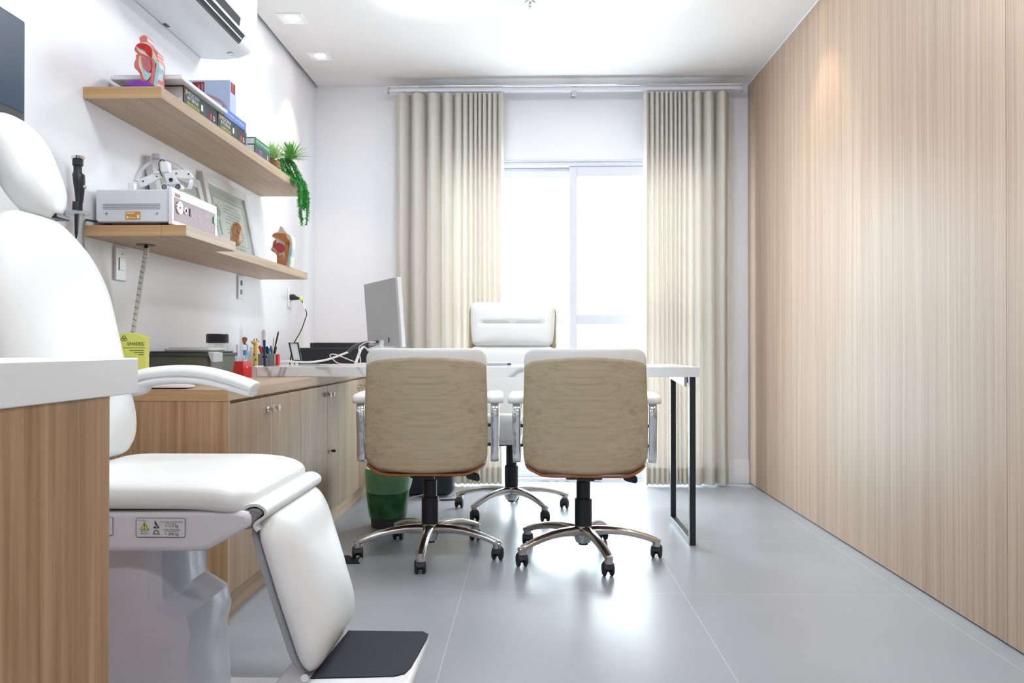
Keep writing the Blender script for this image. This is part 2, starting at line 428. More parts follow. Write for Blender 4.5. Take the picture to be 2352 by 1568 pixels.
# ceiling fittings
def ceiling_lamp(x, y, lab):
    t = thing('ceiling_lamp', lab, 'ceiling lamp', (x, y, ZC-.035), 'round ceiling lamps')
    MB().lathe([(0, .034), (.205, .034), (.205, .026), (0, .026)], (x, y, ZC-.034), 48).build('base', M_white, t)
    MB().lathe([(.198, .026), (.196, .012), (.18, .004), (.10, -.003), (0, -.004)], (x, y, ZC-.034), 48).build('diffuser', M_lamp, t)
    return t
M_lamp = emis('lamp_glow', (.90, .95, 1.0), LAMP_E)
M_spot = emis('spot_glow', (1, .86, .72), 18)
ceiling_lamp(-.49, 3.86, 'round glowing ceiling lamp left of the sprinkler, above the two wood backed chairs')
ceiling_lamp(.495, 3.86, 'round glowing ceiling lamp right of the sprinkler, nearer the oak wall')
for x, w in ((-.49, 'left'), (.495, 'right')):  # unseen lamp rows, added so the closed room is bright enough
    ceiling_lamp(x, 1.75, 'added round ceiling lamp lighting the room, unseen overhead on the %s side, middle row' % w)
    ceiling_lamp(x, -.5, 'added round ceiling lamp lighting the room, unseen behind the camera on the %s side' % w)
def spot(x, y, lab, power=8, grp='square recessed spotlights'):
    t = thing('recessed_spotlight', lab, 'spotlight', (x, y, ZC-.006), grp)
    MB().sweep([(x-.06, y-.06, ZC-.002), (x+.06, y-.06, ZC-.002), (x+.06, y+.06, ZC-.002), (x-.06, y+.06, ZC-.002)], [(-.003, -.012), (.002, -.012), (.002, .012), (-.003, .012)], (0, 0, 1), closed=True).build('trim_ring', M_wall, t)
    B(x-.058, x+.058, y-.058, y+.058, ZC-.003, ZC-.0005).build('plate', M_wall, t)
    MB().lathe([(0, -.0045), (.029, -.0045), (.031, -.001)], (x, y, ZC-.001), 28).build('bulb', M_spot, t)
    l = bpy.data.lights.new('spot', 'SPOT'); l.energy = power; l.color = WARM; l.spot_size = math.radians(78); l.spot_blend = .6; l.shadow_soft_size = .03
    o = bpy.data.objects.new('spot_beam', l); o.location = (0, 0, -.012); o.parent = t; COL.objects.link(o)
spot(-1.235, 4.148, 'square recessed spotlight on the ceiling just right of the air conditioner')
spot(-1.232, 4.689, 'square recessed spotlight on the ceiling nearer the curtained wall, left side')
spot(1.20, 3.86, 'square recessed spotlight beside the top of the oak wall')
spot(1.20, 2.3, 'added square spotlight for the glow on the oak wall, unseen overhead, middle')  # unseen fitting, added for the glow high on the oak wall
spot(-1.235, 1.6, 'added square spotlight lighting the room, unseen overhead along the left wall')  # unseen extra spotlight, added to light the near left side
sp = thing('fire_sprinkler', 'small chrome fire sprinkler between the two round ceiling lamps', 'sprinkler', (-.006, 3.98, ZC-.05))
q = (-.006, 3.98, ZC)
MB().lathe([(0, -.006), (.02, -.006), (.026, -.001), (.026, 0)], q, 24).build('escutcheon', M_chrome, sp)
MB().lathe([(.008, -.006), (.008, -.022), (.003, -.026), (.003, -.042)], q, 14).build('stem', M_chrome, sp)
MB().lathe([(0, -.042), (.013, -.042), (.013, -.044), (0, -.045)], q, 16).build('deflector', M_chrome, sp)

# ================================================================== AIR CONDITIONER
ac = thing('air_conditioner', 'white split air conditioner with dark louvre slots high on the left wall', 'air conditioner', (-1.3, 3.0, 2.12))
prof = [(XL+.001, 2.112), (-1.32, 2.105), (-1.25, 2.112), (-1.205, 2.130), (-1.182, 2.165), (-1.172, 2.225), (-1.170, 2.36), (-1.19, 2.40), (XL+.001, 2.405)]
MB().prism([(x, 2.60, z) for x, z in prof], (0, .834, 0)).build('casing', M_plast, ac, bevel=.006, seg=3)
def acp(t, off=0):   # point on the rounded underside, t 0..1 from x=-1.30 to front
    pts = [(-1.32, 2.105), (-1.25, 2.112), (-1.205, 2.130), (-1.182, 2.165), (-1.172, 2.225)]
    k = t*(len(pts)-1); i = min(int(k), len(pts)-2); f = k-i
    a, b = Vector((pts[i][0], 0, pts[i][1])), Vector((pts[i+1][0], 0, pts[i+1][1])); d = (b-a).normalized()
    return a.lerp(b, f)+Vector((d.z, 0, -d.x))*off
def acstrip(t0, t1, y0, y1, off, th, name, m, n=6):
    a = [acp(t0+(t1-t0)*i/n, off) for i in range(n+1)]; b = [acp(t0+(t1-t0)*i/n, off-th) for i in range(n, -1, -1)]
    MB().prism([(p.x, y0, p.z) for p in a+b], (0, y1-y0, 0)).build(name, m, ac)
acstrip(.48, 1.52/2, 2.66, 3.31, .0012, .003, 'air_outlet', M_ink)
acstrip(.80/1.05, .97/1.05, 2.66, 3.24, .0012, .003, 'air_outlet', M_ink)
acstrip(.60, .625, 2.66, 3.30, .004, .003, 'louvre', M_plast)
acstrip(.735, .77, 2.66, 3.33, .005, .004, 'louvre', M_plast)
MB().lathe([(0, 0), (.014, 0), (.016, .002)], (-1.262, 3.37, 2.108), 20, (0, 0, -1)).build('screw_cover', M_plast, ac)
B(XL+.01, XL+.024, 3.05, 3.08, 2.108, 2.114).build('clip', M_black, ac)

# ================================================================== CURTAINS
def curtain(lab, ridges, x0, x1, endw):
    t = thing('curtain', lab, 'curtain', ((x0+x1)/2, 5.12, .012), 'linen curtains on the ceiling track')
    ts = []                                 # (x, phase): phase 0 at a ridge towards the room
    xs = [x0-.0]+ridges+[x1]
    N = 18; path = []
    for i in range(len(ridges)-1):
        a, b = ridges[i], ridges[i+1]; kk = 1.0 if b-a < .05 else .75
        for j in range(N): path.append((a+(b-a)*(j/N+kk*math.sin(2*PI*j/N)/(2*PI)), math.cos(2*PI*j/N), (b-a)))
    path.append((ridges[-1], 1.0, ridges[-1]-ridges[-2]))
    pre = [(x0+(ridges[0]-x0)*j/6, math.cos(PI*.8*(1-j/6)), .08) for j in range(6)]
    post = [(ridges[-1]+(x1-ridges[-1])*j/6, math.cos(PI*.8*j/6), .08) for j in range(1, 7)]
    path = pre+path+post
    def sheet(z0, z1, rows, off=0):
        mb = MB(); vs = []; fs = []; n = len(path)
        for r in range(rows+1):
            z = z0+(z1-z0)*r/rows; h = 1-z/2.49
            for k, (x, c, w) in enumerate(path):
                amp = (.029+.42*max(0, w-.045)+.006*math.sin(k*.21+1)*h)
                sq = c
                wob = .004*h*math.sin(x*23+z*1.9)
                pinch = 1-.25*math.exp(-((2.49-z)/.12)**2)
                vs.append((x+wob, 5.125-amp*sq*pinch-off*0, z))
        for r in range(rows):
            for k in range(n-1): fs.append((r*n+k, r*n+k+1, (r+1)*n+k+1, (r+1)*n+k))
        return mb.add(vs, fs)
    sheet(.115, 2.425, 26).build('fabric', M_curt, t, smooth=180)
    sheet(.012, .115, 3).build('hem', M_hem, t, smooth=180)
    sheet(2.425, 2.483, 2).build('heading', M_hem, t, smooth=180)
PXX = lambda p: at(p, 500, Y=5.09).x
curtain('beige linen curtain left of the balcony door, wide folds on its left', [PXX(p) for p in (920, 958, 995, 1028, 1053, 1068, 1081, 1092, 1101, 1112, 1124, 1136, 1149)], PXX(904), PXX(1157), .05)
curtain('beige linen curtain between the balcony door and the oak wall', [PXX(p) for p in (1487, 1500, 1512, 1523, 1533, 1544, 1554, 1563, 1574, 1587, 1605, 1631, 1664)], PXX(1480), PXX(1680), .05)
ct = thing('curtain_track', 'silver double curtain rail under the ceiling above the balcony door', 'curtain rail', (.21, 5.1, 2.49))
xa, xb = at(890, 212, Y=5.1).x, at(1706, 202, Y=5.1).x
MB().box(xa, xb, 5.095, 5.13, 2.489, 2.513).build('track', M_alu, ct, bevel=.004)
MB().cyl((xa, 5.085, 2.520), (xb, 5.085, 2.520), .008, n=14).build('rod', M_chrome, ct)
for x in (xa-.004, xb-.008): B(x, x+.012, 5.078, 5.134, 2.484, 2.53).build('end_cap', M_lgrey, ct, bevel=.002)
for x in (-.70, .272, 1.22):
    MB().box(x-.012, x+.012, 5.095, YB, 2.513, 2.518).box(x-.012, x+.012, YB-.004, YB, 2.49, 2.53).build('bracket', M_lgrey, ct)
B(.258, .286, 5.10, 5.125, 2.462, 2.489).build('lock_clip', M_lgrey, ct)

# ================================================================== SHELVES
SX = -1.165
def shelf(name, lab, z0, z1, y0=2.521, y1=4.195):
    t = thing(name, lab, 'shelf', ((XL+SX)/2, (y0+y1)/2, z0))
    B(XL, SX, y0, y1, z0, z1).build('board', M_caby, t, bevel=.0008)
    B(XL, SX, y0-.0012, y0, z0, z1).build('end_edge', M_cabx, t)
    return t
shelf('wall_shelf', 'upper floating oak shelf on the left wall carrying books and plants', 1.662, 1.699)
ls = shelf('wall_shelf', 'lower floating oak shelf on the left wall with framed certificates', 1.228, 1.262)
B(SX+.001, -1.085, 2.521, 2.948, 1.228, 1.262).build('extension_board', M_caby, ls, bevel=.0008)
B(SX+.001, -1.085, 2.5198, 2.521, 1.228, 1.262).build('end_edge', M_cabx, ls)

# ---- switch plates
def plate(y, z, lab, kind):
    t = thing('wall_plate', lab, 'socket' if kind != 's' else 'switch', (XL, y, z-.058), 'wall plates')
    B(XL, XL+.009, y-.037, y+.037, z-.058, z+.058).build('plate', M_plast, t, bevel=.004, seg=3)
    if kind == 's':
        B(XL+.009, XL+.0125, y-.016, y+.016, z-.022, z+.022).build('switch_key', M_plast, t, bevel=.002)
        MB().cyl((XL+.009, y+.006, z+.035), (XL+.0105, y+.006, z+.035), .002, n=8).build('indicator', M_dark, t)
    elif kind == 'd':
        for dz in (.022, -.022): B(XL+.009, XL+.0115, y-.009, y+.009, z+dz-.012, z+dz+.012).build('port', M_dark if dz > 0 else M_grey, t, bevel=.003)
    else:
        MB().lathe([(.021, .001), (.021, .004), (.019, .004), (.018, .001)], (XL+.009, y, z), 6, (1, 0, 0)).build('socket_rim', M_plast, t)
plate(2.745, 1.162, 'white wall switch under the lower oak shelf, nearest the examination chair', 's')
plate(3.896, 1.165, 'white wall plate with two small ports under the lower shelf', 'd')
plate(4.705, 1.162, 'white wall socket with the black plug in it', 'o')
# ---- plug and cord with yellow tag, going down to the little screen
pc = thing('power_cord', 'thin black cord with yellow tag plugged into the wall socket', 'cord', (XL+.01, 4.70, 1.16))
Wt = lambda x, y, Y=4.62: at(560+x/5.2275, 620+y/5.2275, Y=Y)
MB().tube([(XL+.0115, 4.70, 1.166), (XL+.03, 4.69, 1.166), (XL+.05, 4.68, 1.16), (XL+.075, 4.66, 1.156)], [.018, .018, .011, .006], 12).build('plug', M_black, pc)
p0 = Wt(640, 335); p0.y = 4.66
MB().tube(smoothpath([(XL+.075, 4.66, 1.156), Wt(690, 345), Wt(715, 420), Wt(742, 480), Wt(755, 530), Wt(730, 610), Wt(690, 720), Wt(640, 810), Wt(605, 870)], 6), .0028, 8).build('cable', M_black, pc)
MB().ell(Wt(692, 345), (.012, .012, .015), 12, 8).build('yellow_tag', M_yellow, pc)
MB().tube([Wt(700, 385), Wt(722, 430), Wt(738, 470)], .0042, 8).build('white_sleeve', M_white, pc)

# ================================================================== LOW CABINETS
CX = -.951; CT = .743; CYE = 2.521
tagd = thing('wood_countertop', 'long oak countertop on the low cabinets along the left wall', 'countertop', (-1.18, 3.8, .708))
B(XL, CX, CYE, YB, .708, CT).build('slab', M_caby, tagd, bevel=.0008)
B(XL, CX, CYE-.0012, CYE, .708, CT).build('end_edge', M_cabx, tagd)
def knob(parent, y, z):
    MB().cyl((CX+.0, y, z), (CX+.004, y, z), .011, n=14).cyl((CX, y, z), (CX+.022, y, z), .005, n=10).cyl((CX+.022, y-.0, z-.0), (CX+.026, y, z), .012, n=14).build('knob', M_chrome, parent)
ys = [2.536, 2.93, 3.325, 3.76, 4.12, 4.47, 4.85, 5.25]
units = [(0, 2, 'oak low cabinet nearest the examination chair, two doors with chrome knobs'),
         (2, 4, 'oak low cabinet with a lock below its knobs, half hidden by the seat cushion'),
         (4, 6, 'oak low cabinet behind the left wood backed chair, under the marble desk'),
         (6, 7, 'oak low cabinet in the far corner by the balcony wall')]
for i0, i1, lab in units:
    y0, y1 = ys[i0], ys[i1]
    if i0 == 0: y0 = CYE
    t = thing('low_cabinet', lab, 'cabinet', (-1.18, (y0+y1)/2, 0), 'oak low cabinets')
    B(XL+.001, CX-.021, y0+(.018 if i0 == 0 else .001), y1-.001, .09, .705).build('body', M_endz, t)
    if i0 == 0:
        B(XL+.001, CX, CYE, CYE+.0165, 0, .7075).build('side_panel', M_endz, t)
    B(CX-.055, CX-.035, y0+.018 if i0 == 0 else y0, y1, 0, .09).build('plinth', M_caby, t)
    for k in range(i0, i1):
        a = ys[k]+(.0025 if k else .002); b = ys[k+1]-.0015
        d = B(CX-.019, CX-.001, a, b, .097, .697).build('door', M_cabz, t, bevel=.001)
        right = (k-i0) % 2 == 0
        knob(d, b-.03 if right else a+.028, .655)
        if k == 3:
            MB().cyl((CX-.001, a+.035, .388), (CX+.004, a+.035, .388), .010, n=14).cyl((CX, a+.035, .388), (CX+.012, a+.035, .388), .006, n=10).build('lock', M_chrome, d)
            B(CX+.008, CX+.03, a+.033, a+.037, .382, .394).build('key', M_black, d)

# ================================================================== MARBLE DESK
dk = thing('marble_desk', 'white marble desk top resting on the cabinets and a black steel leg', 'desk', (-.24, 3.9, 0))
DX0, DX1, DY0, DY1, DZ0, DZ1 = -1.226, .743, 3.589, 4.22, .744, .788
B(DX0, DX1, DY0, DY1, DZ0, DZ1).build('desk_top', M_marble, dk, bevel=.001)
lx0, lx1 = .700, .727
MB().box(lx0, lx1, 3.60, 3.628, 0, DZ0).box(lx0, lx1, 4.085, 4.113, 0, DZ0).box(lx0, lx1, 3.628, 4.085, 0, .028).box(lx0, lx1, 3.628, 4.085, DZ0-.028, DZ0).build('leg_frame', M_blackm, dk, bevel=.0015)
MB().prism([(lx0-.0, 3.66, DZ0-.0), (lx0-.0, 4.06, DZ0), (lx0, 4.06, DZ0-.022), (lx0, 3.66, DZ0-.045)], (-.012, 0, 0)).build('bracket', M_alu, dk)

# ================================================================== OFFICE CHAIRS
def ellsec(a, b, n=12): return [(a*math.cos(2*PI*k/n), b*math.sin(2*PI*k/n)) for k in range(n)]
def rsec(a, b, r=.003): return [(x, y) for x, y in rrect(a, b, r, 2)]
def star_base(root, a0):
    mb = MB()
    mb.lathe([(0, .06), (.030, .062), (.040, .085), (.042, .11), (.036, .132), (0, .134)], (0, 0, 0), 28)
    for k in range(5):
        a = math.radians(a0+72*k); d = Vector((math.cos(a), math.sin(a), 0)); ax = Vector((-d.y, d.x, 0))
        pts = [d*r+Vector((0, 0, z)) for r, z in ((.015, .108), (.06, .113), (.11, .114), (.16, .110), (.21, .101), (.26, .088), (.30, .074), (.318, .068))]
        sc = [(1.25, 1.25), (1.15, 1.15), (1, 1.0), (.92, .9), (.86, .82), (.80, .76), (.78, .72), (.55, .5)]
        mb.sweep(pts, ellsec(.023, .018), ax, scale=sc)
        mb.cyl(d*.302+Vector((0, 0, .082)), d*.302+Vector((0, 0, .050)), .0165, n=16)
    sb = mb.build('star_base', M_polish, root, local=True, smooth=50)
    for k in range(5):
        a = math.radians(a0+72*k); c = Vector((math.cos(a), math.sin(a), 0))*.302
        sw = math.radians([8, -14, 20, -6, 12][k]); w = Vector((math.cos(sw), math.sin(sw), 0)); f = Vector((-w.y, w.x, 0))
        m2 = MB(); cc = c+f*.012+Vector((0, 0, .0265))
        for sgn in (-1, 1):
            m2.lathe([(0, -.008), (.020, -.008), (.0262, -.004), (.0265, 0), (.0262, .004), (.020, .008), (0, .008)], cc+w*.0145*sgn, 22, w)
        m2.cyl(cc-w*.008, cc+w*.008, .012, n=12)
        hood = [cc+f*(.0285*math.cos(t))+Vector((0, 0, .0285*math.sin(t))) for t in [PI*(.05+.9*j/8) for j in range(9)]]
        m2.sweep(hood, rsec(.030, .005, .001), w)
        m2.cyl(c+Vector((0, 0, .046)), c+Vector((0, 0, .055)), .014, n=14)
        m2.build('caster', M_rubber, sb, local=True)
def gas_column(root, top=.345, low=.10):
    MB().lathe([(.036, low), (.036, .245), (.029, .247), (.029, top-.03), (.020, top-.028), (.020, top), (0, top)], (0, 0, 0), 26).build('gas_column', M_black, root, local=True)
    MB().lathe([(0, .052), (.020, .052), (.022, .066), (0, .067)], (0, 0, 0), 16).build('column_end', M_black, root, local=True)
def arm(root, s, ztop=.655):
    zz = ztop
    pts = smoothpath([(0, -.105, .52), (0, -.118, zz-.05), (0, -.095, zz-.010), (0, -.03, zz-.006), (0, .08, zz-.008), (0, .135, zz-.03), (0, .14, zz-.08), (0, .09, .50), (0, .0, .435), (0, -.07, .412), (0, -.098, .425)], 5, True)
    x = .275*s
    a = MB().sweep([(x, p.y, p.z) for p in pts], rsec(.034, .013, .004), (1, 0, 0), closed=True).build('armrest_frame', M_chrome, root, local=True, smooth=35)
    out = rrect(.074, .28, .026, 5, per=.02)
    MB().pad(out, .030, .014, lambda u, v, n: Vector((x+u, .015+v, zz+.004+n-.10*max(0, -v-.02)*.3)), p=3.5, rings=7).build('arm_pad', M_white, a, local=True, smooth=60)
    m = MB()
    for z in (.555, .475): m.cyl((x-.012*s, -.085, z), (.238*s, -.085, z), .007, n=10)
    m.build('arm_bolt', M_black, a, local=True)
def seat(root):
    # bent plywood pan with white cushion
    out = rrect(.485, .50, .07, 6, per=.03)
    def pl(u, v, n): return Vector((u, .05+v, .392+n+2.2*max(0, abs(u)-.15)**1.7 + .10*max(0, -v-.18)))
    MB().pad(out, .085, .004, pl, p=5, rings=8).build('seat_cushion', M_white, root, local=True, smooth=60)
    def ps(u, v, n): return Vector((u*.985, .02+v*1.10, .366+n+2.4*max(0, abs(u)-.15)**1.7 + .10*max(0, -v-.18)))
    MB().pad(out, .005, .004, ps, p=9, rings=8).build('seat_shell', M_ply, root, local=True, smooth=60)
    MB().box(-.075, .075, -.09, .13, .335, .362).box(-.15, .15, .0, .03, .350, .366).build('tilt_mechanism', M_blackm, root, local=True, bevel=.006)
    mm = MB(); mm.tube([(.03, -.02, .350), (.12, -.06, .352), (.16, -.085, .350)], .006, 8)
    mm.pad(rrect(.060, .034, .014, 4), .012, .010, lambda u, v, n: Vector((.185+u, -.10+n, .346+v-.25*u)), p=3, rings=5)
    mm.build('lever', M_black, root, local=True)
def visitor_chair(name, lab, x, y, a0, rz=0):
    t = thing(name, lab, 'office chair', (0, 0, 0), 'wood backed white office chairs facing the desk')
    star_base(t, a0-math.degrees(rz)); gas_column(t); seat(t)
    for s in (-1, 1): arm(t, s)
    # backrest: outer veneer panel (towards the camera) over a white cushion
    W, H = .484, .442; cz = .607
    raw = [(u, v) if v < 0 else (max(-W/2, min(W/2, u*1.0)), v) for u, v in rrect(W, H, .058, 7, per=.025)]
    raw = [(math.copysign(min(W/2, abs(u)+(.028 if v > H/2-.06 and abs(u) > W/2-.06 else 0)*max(0, 1-abs((v-(H/2-.017))/.043))), u), v) for u, v in raw]
    def shape(u, v):
        uu = u*(1.0-.012*(v/.23)+.02*(1-(v/.23)**2))
        if v > .10: v2 = v+(.020*(1-(u/.24)**2)-.008)*min(1, (v-.10)/.09)
        elif v < -.12: v2 = v-(.020*(1-(u/.24)**2)-.012)*min(1, (-v-.12)/.09)
        else: v2 = v
        return uu, v2
    ol = [shape(u, v) for u, v in raw]
    ocush = rrect(W+.003, H+.054, .045, 7, per=.025, cy=.017)
    def bend(u, v): return -.225+.9*u*u*1.0+.03*(v+.2)*-.6
    MB().pad(ocush, .075, .010, lambda u, v, n: Vector((u, bend(u, v)+.016+n, cz+v)), p=6, rings=9).build('back_cushion', M_white, t, local=True, smooth=60)
    MB().pad(ol, .005, .008, lambda u, v, n: Vector((u, bend(u, v)+n, cz-.003+v)), p=12, rings=9).build('back_panel', M_chairw, t, local=True, smooth=60)
    MB().box(-.035, .035, -.215, -.02, .350, .366).build('back_bracket', M_blackm, t, local=True, bevel=.004)
    t.location = (x, y, 0); t.rotation_euler = (0, 0, rz); return t
visitor_chair('office_chair', 'white office chair with pale wood back, left of the pair facing the desk', -.428, 3.425, -90, 0.035)
visitor_chair('office_chair', 'white office chair with pale wood back, right of the pair, by the desk leg', .218, 3.40, -75, -0.02)

def executive_chair(x, y, a0):
    t = thing('executive_chair', 'tall white office chair with stitched headrest behind the marble desk, facing the room', 'office chair', (0, 0, 0))
    star_base(t, a0-180); gas_column(t, .40); 
    out = rrect(.50, .50, .08, 6, per=.03)
    MB().pad(out, .10, .02, lambda u, v, n: Vector((u, .05+v, .415+n)), p=5, rings=8).build('seat_cushion', M_white, t, local=True, smooth=60)
    MB().pad(out, .006, .012, lambda u, v, n: Vector((u*1.01, .045+v*1.02, .398+n)), p=9, rings=8).build('seat_shell', M_lilac, t, local=True, smooth=60)
    B(-.08, .08, -.09, .13, .362, .388).build('tilt_mechanism', M_blackm, t, local=True, bevel=.006)
    for s in (-1, 1): arm(t, s)
    Z = lambda v: v
    def bk(u, v): return -.225-.10*(v-.5)+.35*u*u
    lo = rrect(.49, .42, .05, 6, per=.025, cy=.675)
    MB().pad(lo, .075, .01, lambda u, v, n: Vector((u, bk(u, v)+n, v)), p=5, rings=9).build('back_cushion', M_white, t, local=True, smooth=60)
    hd = rrect(.452, .25, .03, 6, per=.02, cy=1.005)
    def tuft(u, v): return -.016*math.exp(-((v-1.012)/.007)**2)*(1 if abs(u) < .15 else math.exp(-((abs(u)-.15)/.02)**2)) + .012*math.cos((v-1.005)*PI/.25*2)*0
    MB().pad(hd, .075, .012, lambda u, v, n: Vector((u*(1+.05*math.sin((v-.88)*9)), bk(u, v)+n+.01, v)), p=4, rings=16, extra=tuft).build('headrest', M_white, t, local=True, smooth=60)
    sh = rrect(.494, .70, .05, 6, per=.03, cy=.77)
    MB().pad(sh, .004, .010, lambda u, v, n: Vector((u, bk(u, v)-.004+n+.4*max(0, abs(u)-.19), v)), p=12, rings=8).build('back_shell', M_chairw, t, local=True, smooth=60)
    t.location = (x, y, 0); t.rotation_euler = (0, 0, PI); return t
executive_chair(-.105, 4.33, -55)
B(-.76, -.70, 3.255, 3.315, 0, .012).v
wg = MB().prism([(-.775, 3.262, 0), (-.690, 3.262, 0), (-.700, 3.262, .016), (-.725, 3.262, .006), (-.75, 3.262, .020), (-.765, 3.262, .022)], (0, .06, 0)).build('door_wedge', M_rubber)
tag(wg, 'small black rubber wedge beside the left caster of the left wood backed chair', 'wedge')

# ================================================================== EXAMINATION CHAIR
ex = thing('examination_chair', 'white adjustable medical examination chair with footplate in the left foreground', 'examination chair', (-.86, 1.9, 0))
YN, YFAR = 1.67, 2.13
# floor plate and column
B(-1.18, -.58, 1.68, 2.03, 0, .05).build('floor_plate', M_plast, ex, bevel=.012, seg=3)
mb = MB(); vs = []
cprof = [(462, 1190), (462, 1225), (462, 1262), (464, 1316), (470, 1326), (512, 1352), (522, 1395), (512, 1438), (516, 1500), (522, 1600), (524, 1740)]
cprof = [at(px, py, Y=1.93) for px, py in cprof]
for p in cprof:
    hw = (p.x+1.10)/2; o_ = rrect(2*hw, .30, .06, 3, p.x-hw, 1.86); n0 = len(o_)
    vs += [(a, b, p.z+(.10*(a-p.x) if .14 < p.z < .44 else 0)) for a, b in o_]
fs = [(i*n0+k, i*n0+(k+1) % n0, (i+1)*n0+(k+1) % n0, (i+1)*n0+k) for i in range(len(cprof)-1) for k in range(n0)]
mb.add(vs, fs).build('base_column', M_gloss, ex, smooth=26)
# seat shell: profile seen from the near side
sp_ = [(258, 1178), (548, 1172), (568, 1176), (578, 1192), (572, 1210), (482, 1260), (462, 1268), (258, 1270)]
pr = [at(px, py, Y=1.655) for px, py in sp_]
pr[0].x = pr[-1].x = -1.06
sh = MB().prism(pr, (0, .44, 0)).build('seat_shell', M_lilac, ex, bevel=.012, seg=4)
# stickers on the shell
def sticker(px0, py0, px1, py1):
    a, b = at(px0, py1, Y=1.653), at(px1, py0, Y=1.653)
    out = rrect(b.x-a.x, b.z-a.z, .004, 4, (a.x+b.x)/2, (a.z+b.z)/2)
    s_ = MB().prism([(u, 1.6535, v) for u, v in out], (0, .001, 0)).build('sticker', M_lgrey2, ex)
    o2 = rrect(b.x-a.x, b.z-a.z, .004, 4, (a.x+b.x)/2, (a.z+b.z)/2)
    MB().tube([(u, 1.6534, v) for u, v in o2], .0005, 4, closed=True).build('sticker_border', M_ink, s_)
    return s_, a, b
M_lgrey2 = mat('sticker_paper', (.74, .75, .79), .4)
st, a, b = sticker(312, 1190, 425, 1233)
sticker(200, 1187, 259, 1229)
def stp(x, y, Y=1.6528): return at(240+x/10.69, 1180+y/10.69, Y=Y)   # crop pixel -> point on the sticker
tri = [stp(982, 200), stp(1085, 388), stp(885, 380)]
MB().prism(tri, (0, .0006, 0)).build('warning_triangle', M_yellow, st)
MB().tube([p-Vector((0, .0002, 0)) for p in tri], .0006, 4, closed=True).build('triangle_border', M_ink, st)
def stext(s, x0, x1, y, h): 
    p, q = stp(x0, y), stp(x1, y)
    text(s, q.x-p.x, M_ink, st, p, (1, 0, 0), (0, 0, 1), height=h)
stext('!', 968, 996, 365, .010)
stext('Atenção /', 892, 1075, 445, .0032); stext('Attention /', 886, 1090, 495, .0032)
stext('MASSA DO EQUIPAMENTO', 1375, 1920, 212, .0030); stext('GROSS WEIGHT', 1520, 1780, 248, .0022)
stext('= 115 kg', 1488, 1815, 345, .0072)
stext('MASSA SUPORTADA', 1440, 1862, 400, .0028); stext('SUPPORTED WEIGHT', 1480, 1830, 437, .0022)
stext('= 200 kg', 1488, 1822, 540, .0072); stext('COD. 50020', 815, 1008, 168, .0016)
mb = MB()
for l_ in ([(1250, 170), (1245, 230), (1265, 270), (1310, 285), (1330, 330)], [(1195, 338), (1340, 338)], [(1230, 215), (1290, 240)], [(1215, 325), (1260, 300)]):
    mb.tube([stp(x, y) for x, y in l_], .0009, 5)
mb.build('figure_symbol', M_ink, st)
mb = MB()
for l_ in ([(1190, 492), (1355, 492)], [(1205, 480), (1225, 420), (1250, 402), (1290, 402), (1315, 420), (1335, 480)], [(1268, 392), (1270, 400)]):
    mb.tube([stp(x, y) for x, y in l_], .0006, 5)
mb.build('weight_symbol', M_ink, st)
# seat cushion
out = rrect(.49, .475, .055, 8, per=.02)
def plc(u, v, n):
    fr = max(0, u-.10)
    return Vector((-.825+u, 1.885+v, .556+n-.35*fr*fr*2+.0))
MB().pad(out, .052, .018, plc, p=4.5, rings=12).build('seat_cushion', M_cream, ex, smooth=70)
# backrest: reclined, rounded top
bo = []
for (u, v) in rrect(.50, .60, .10, 8, per=.03): bo.append((u*(1-.05*max(0, -v)), v))
bo = [(u, v) if v < .05 else (u*math.sqrt(max(.02, 1-((v-.05)/.30)**2.6)) if False else u*(1-.55*max(0, (v-.08)/.22)**2.2), v) for u, v in bo]
al = math.radians(13)
def pb(u, v, n):
    c = Vector((-1.118, 1.875, .895))
    return c+Vector((0, u, 0))+Vector((-math.sin(al), 0, math.cos(al)))*v+Vector((math.cos(al), 0, math.sin(al)))*n
MB().pad(bo, .055, .045, pb, p=3.5, rings=12).build('backrest', M_cream, ex, smooth=70)
# headrest
hc = at(86, 384, Y=1.93); ah = math.radians(24)
ho = [(u*(1.0+.10*v/.14), v) for u, v in rrect(.205, .275, .095, 8, per=.02)]
def ph(u, v, n): return hc+Vector((-.035, 0, -.004))+Vector((0, u, 0))+Vector((-math.sin(ah), 0, math.cos(ah)))*v+Vector((math.cos(ah), 0, math.sin(ah)))*n
hr = MB().pad(ho, .055, .035, ph, p=2.8, rings=12).build('headrest', M_cream, ex, smooth=70)
MB().tube([ph(0, -.10, -.03), ph(0, -.14, -.035), at(45, 490, Y=1.93)], .014, 12).build('headrest_joint', M_chrome, hr)
MB().obox(ph(.03, -.128, .012), (.03, .006, .018), (0, 1, 0), (0, 0, 1), (1, 0, 0)).build('strap', M_black, hr, bevel=.003)
MB().ell(ph(-.11, -.03, -.04), (.02, .016, .03), 16, 10).build('side_knob', M_black, hr)
# armrest on the far side
Ya = 2.13; A = lambda px, py: at(px, py, Y=Ya)
up = smoothpath([A(318, 866), A(350, 858), A(420, 853), A(480, 858), A(540, 874), A(578, 888), A(588, 892)], 5)
sc = [1]*len(up); sc[-1] = .55; sc[-2] = .8; sc[-3] = .95
arp = MB().sweep(up, ellsec(.036, .018, 16), (0, 1, 0), scale=sc).build('armrest', M_cream, ex, smooth=60)
dn = smoothpath([A(318, 886), A(360, 874), A(420, 870), A(480, 875), A(540, 890), A(572, 899), A(584, 901)], 5)
sc2 = [1]*len(dn); sc2[-1] = .5; sc2[-2] = .8
MB().sweep(dn, ellsec(.034, .0125, 16), (0, 1, 0), scale=sc2).build('armrest_shell', M_plast, arp, smooth=60)
MB().ell(A(310, 887), (.042, .04, .026), 20, 12).build('armrest_hub', M_plast, arp)
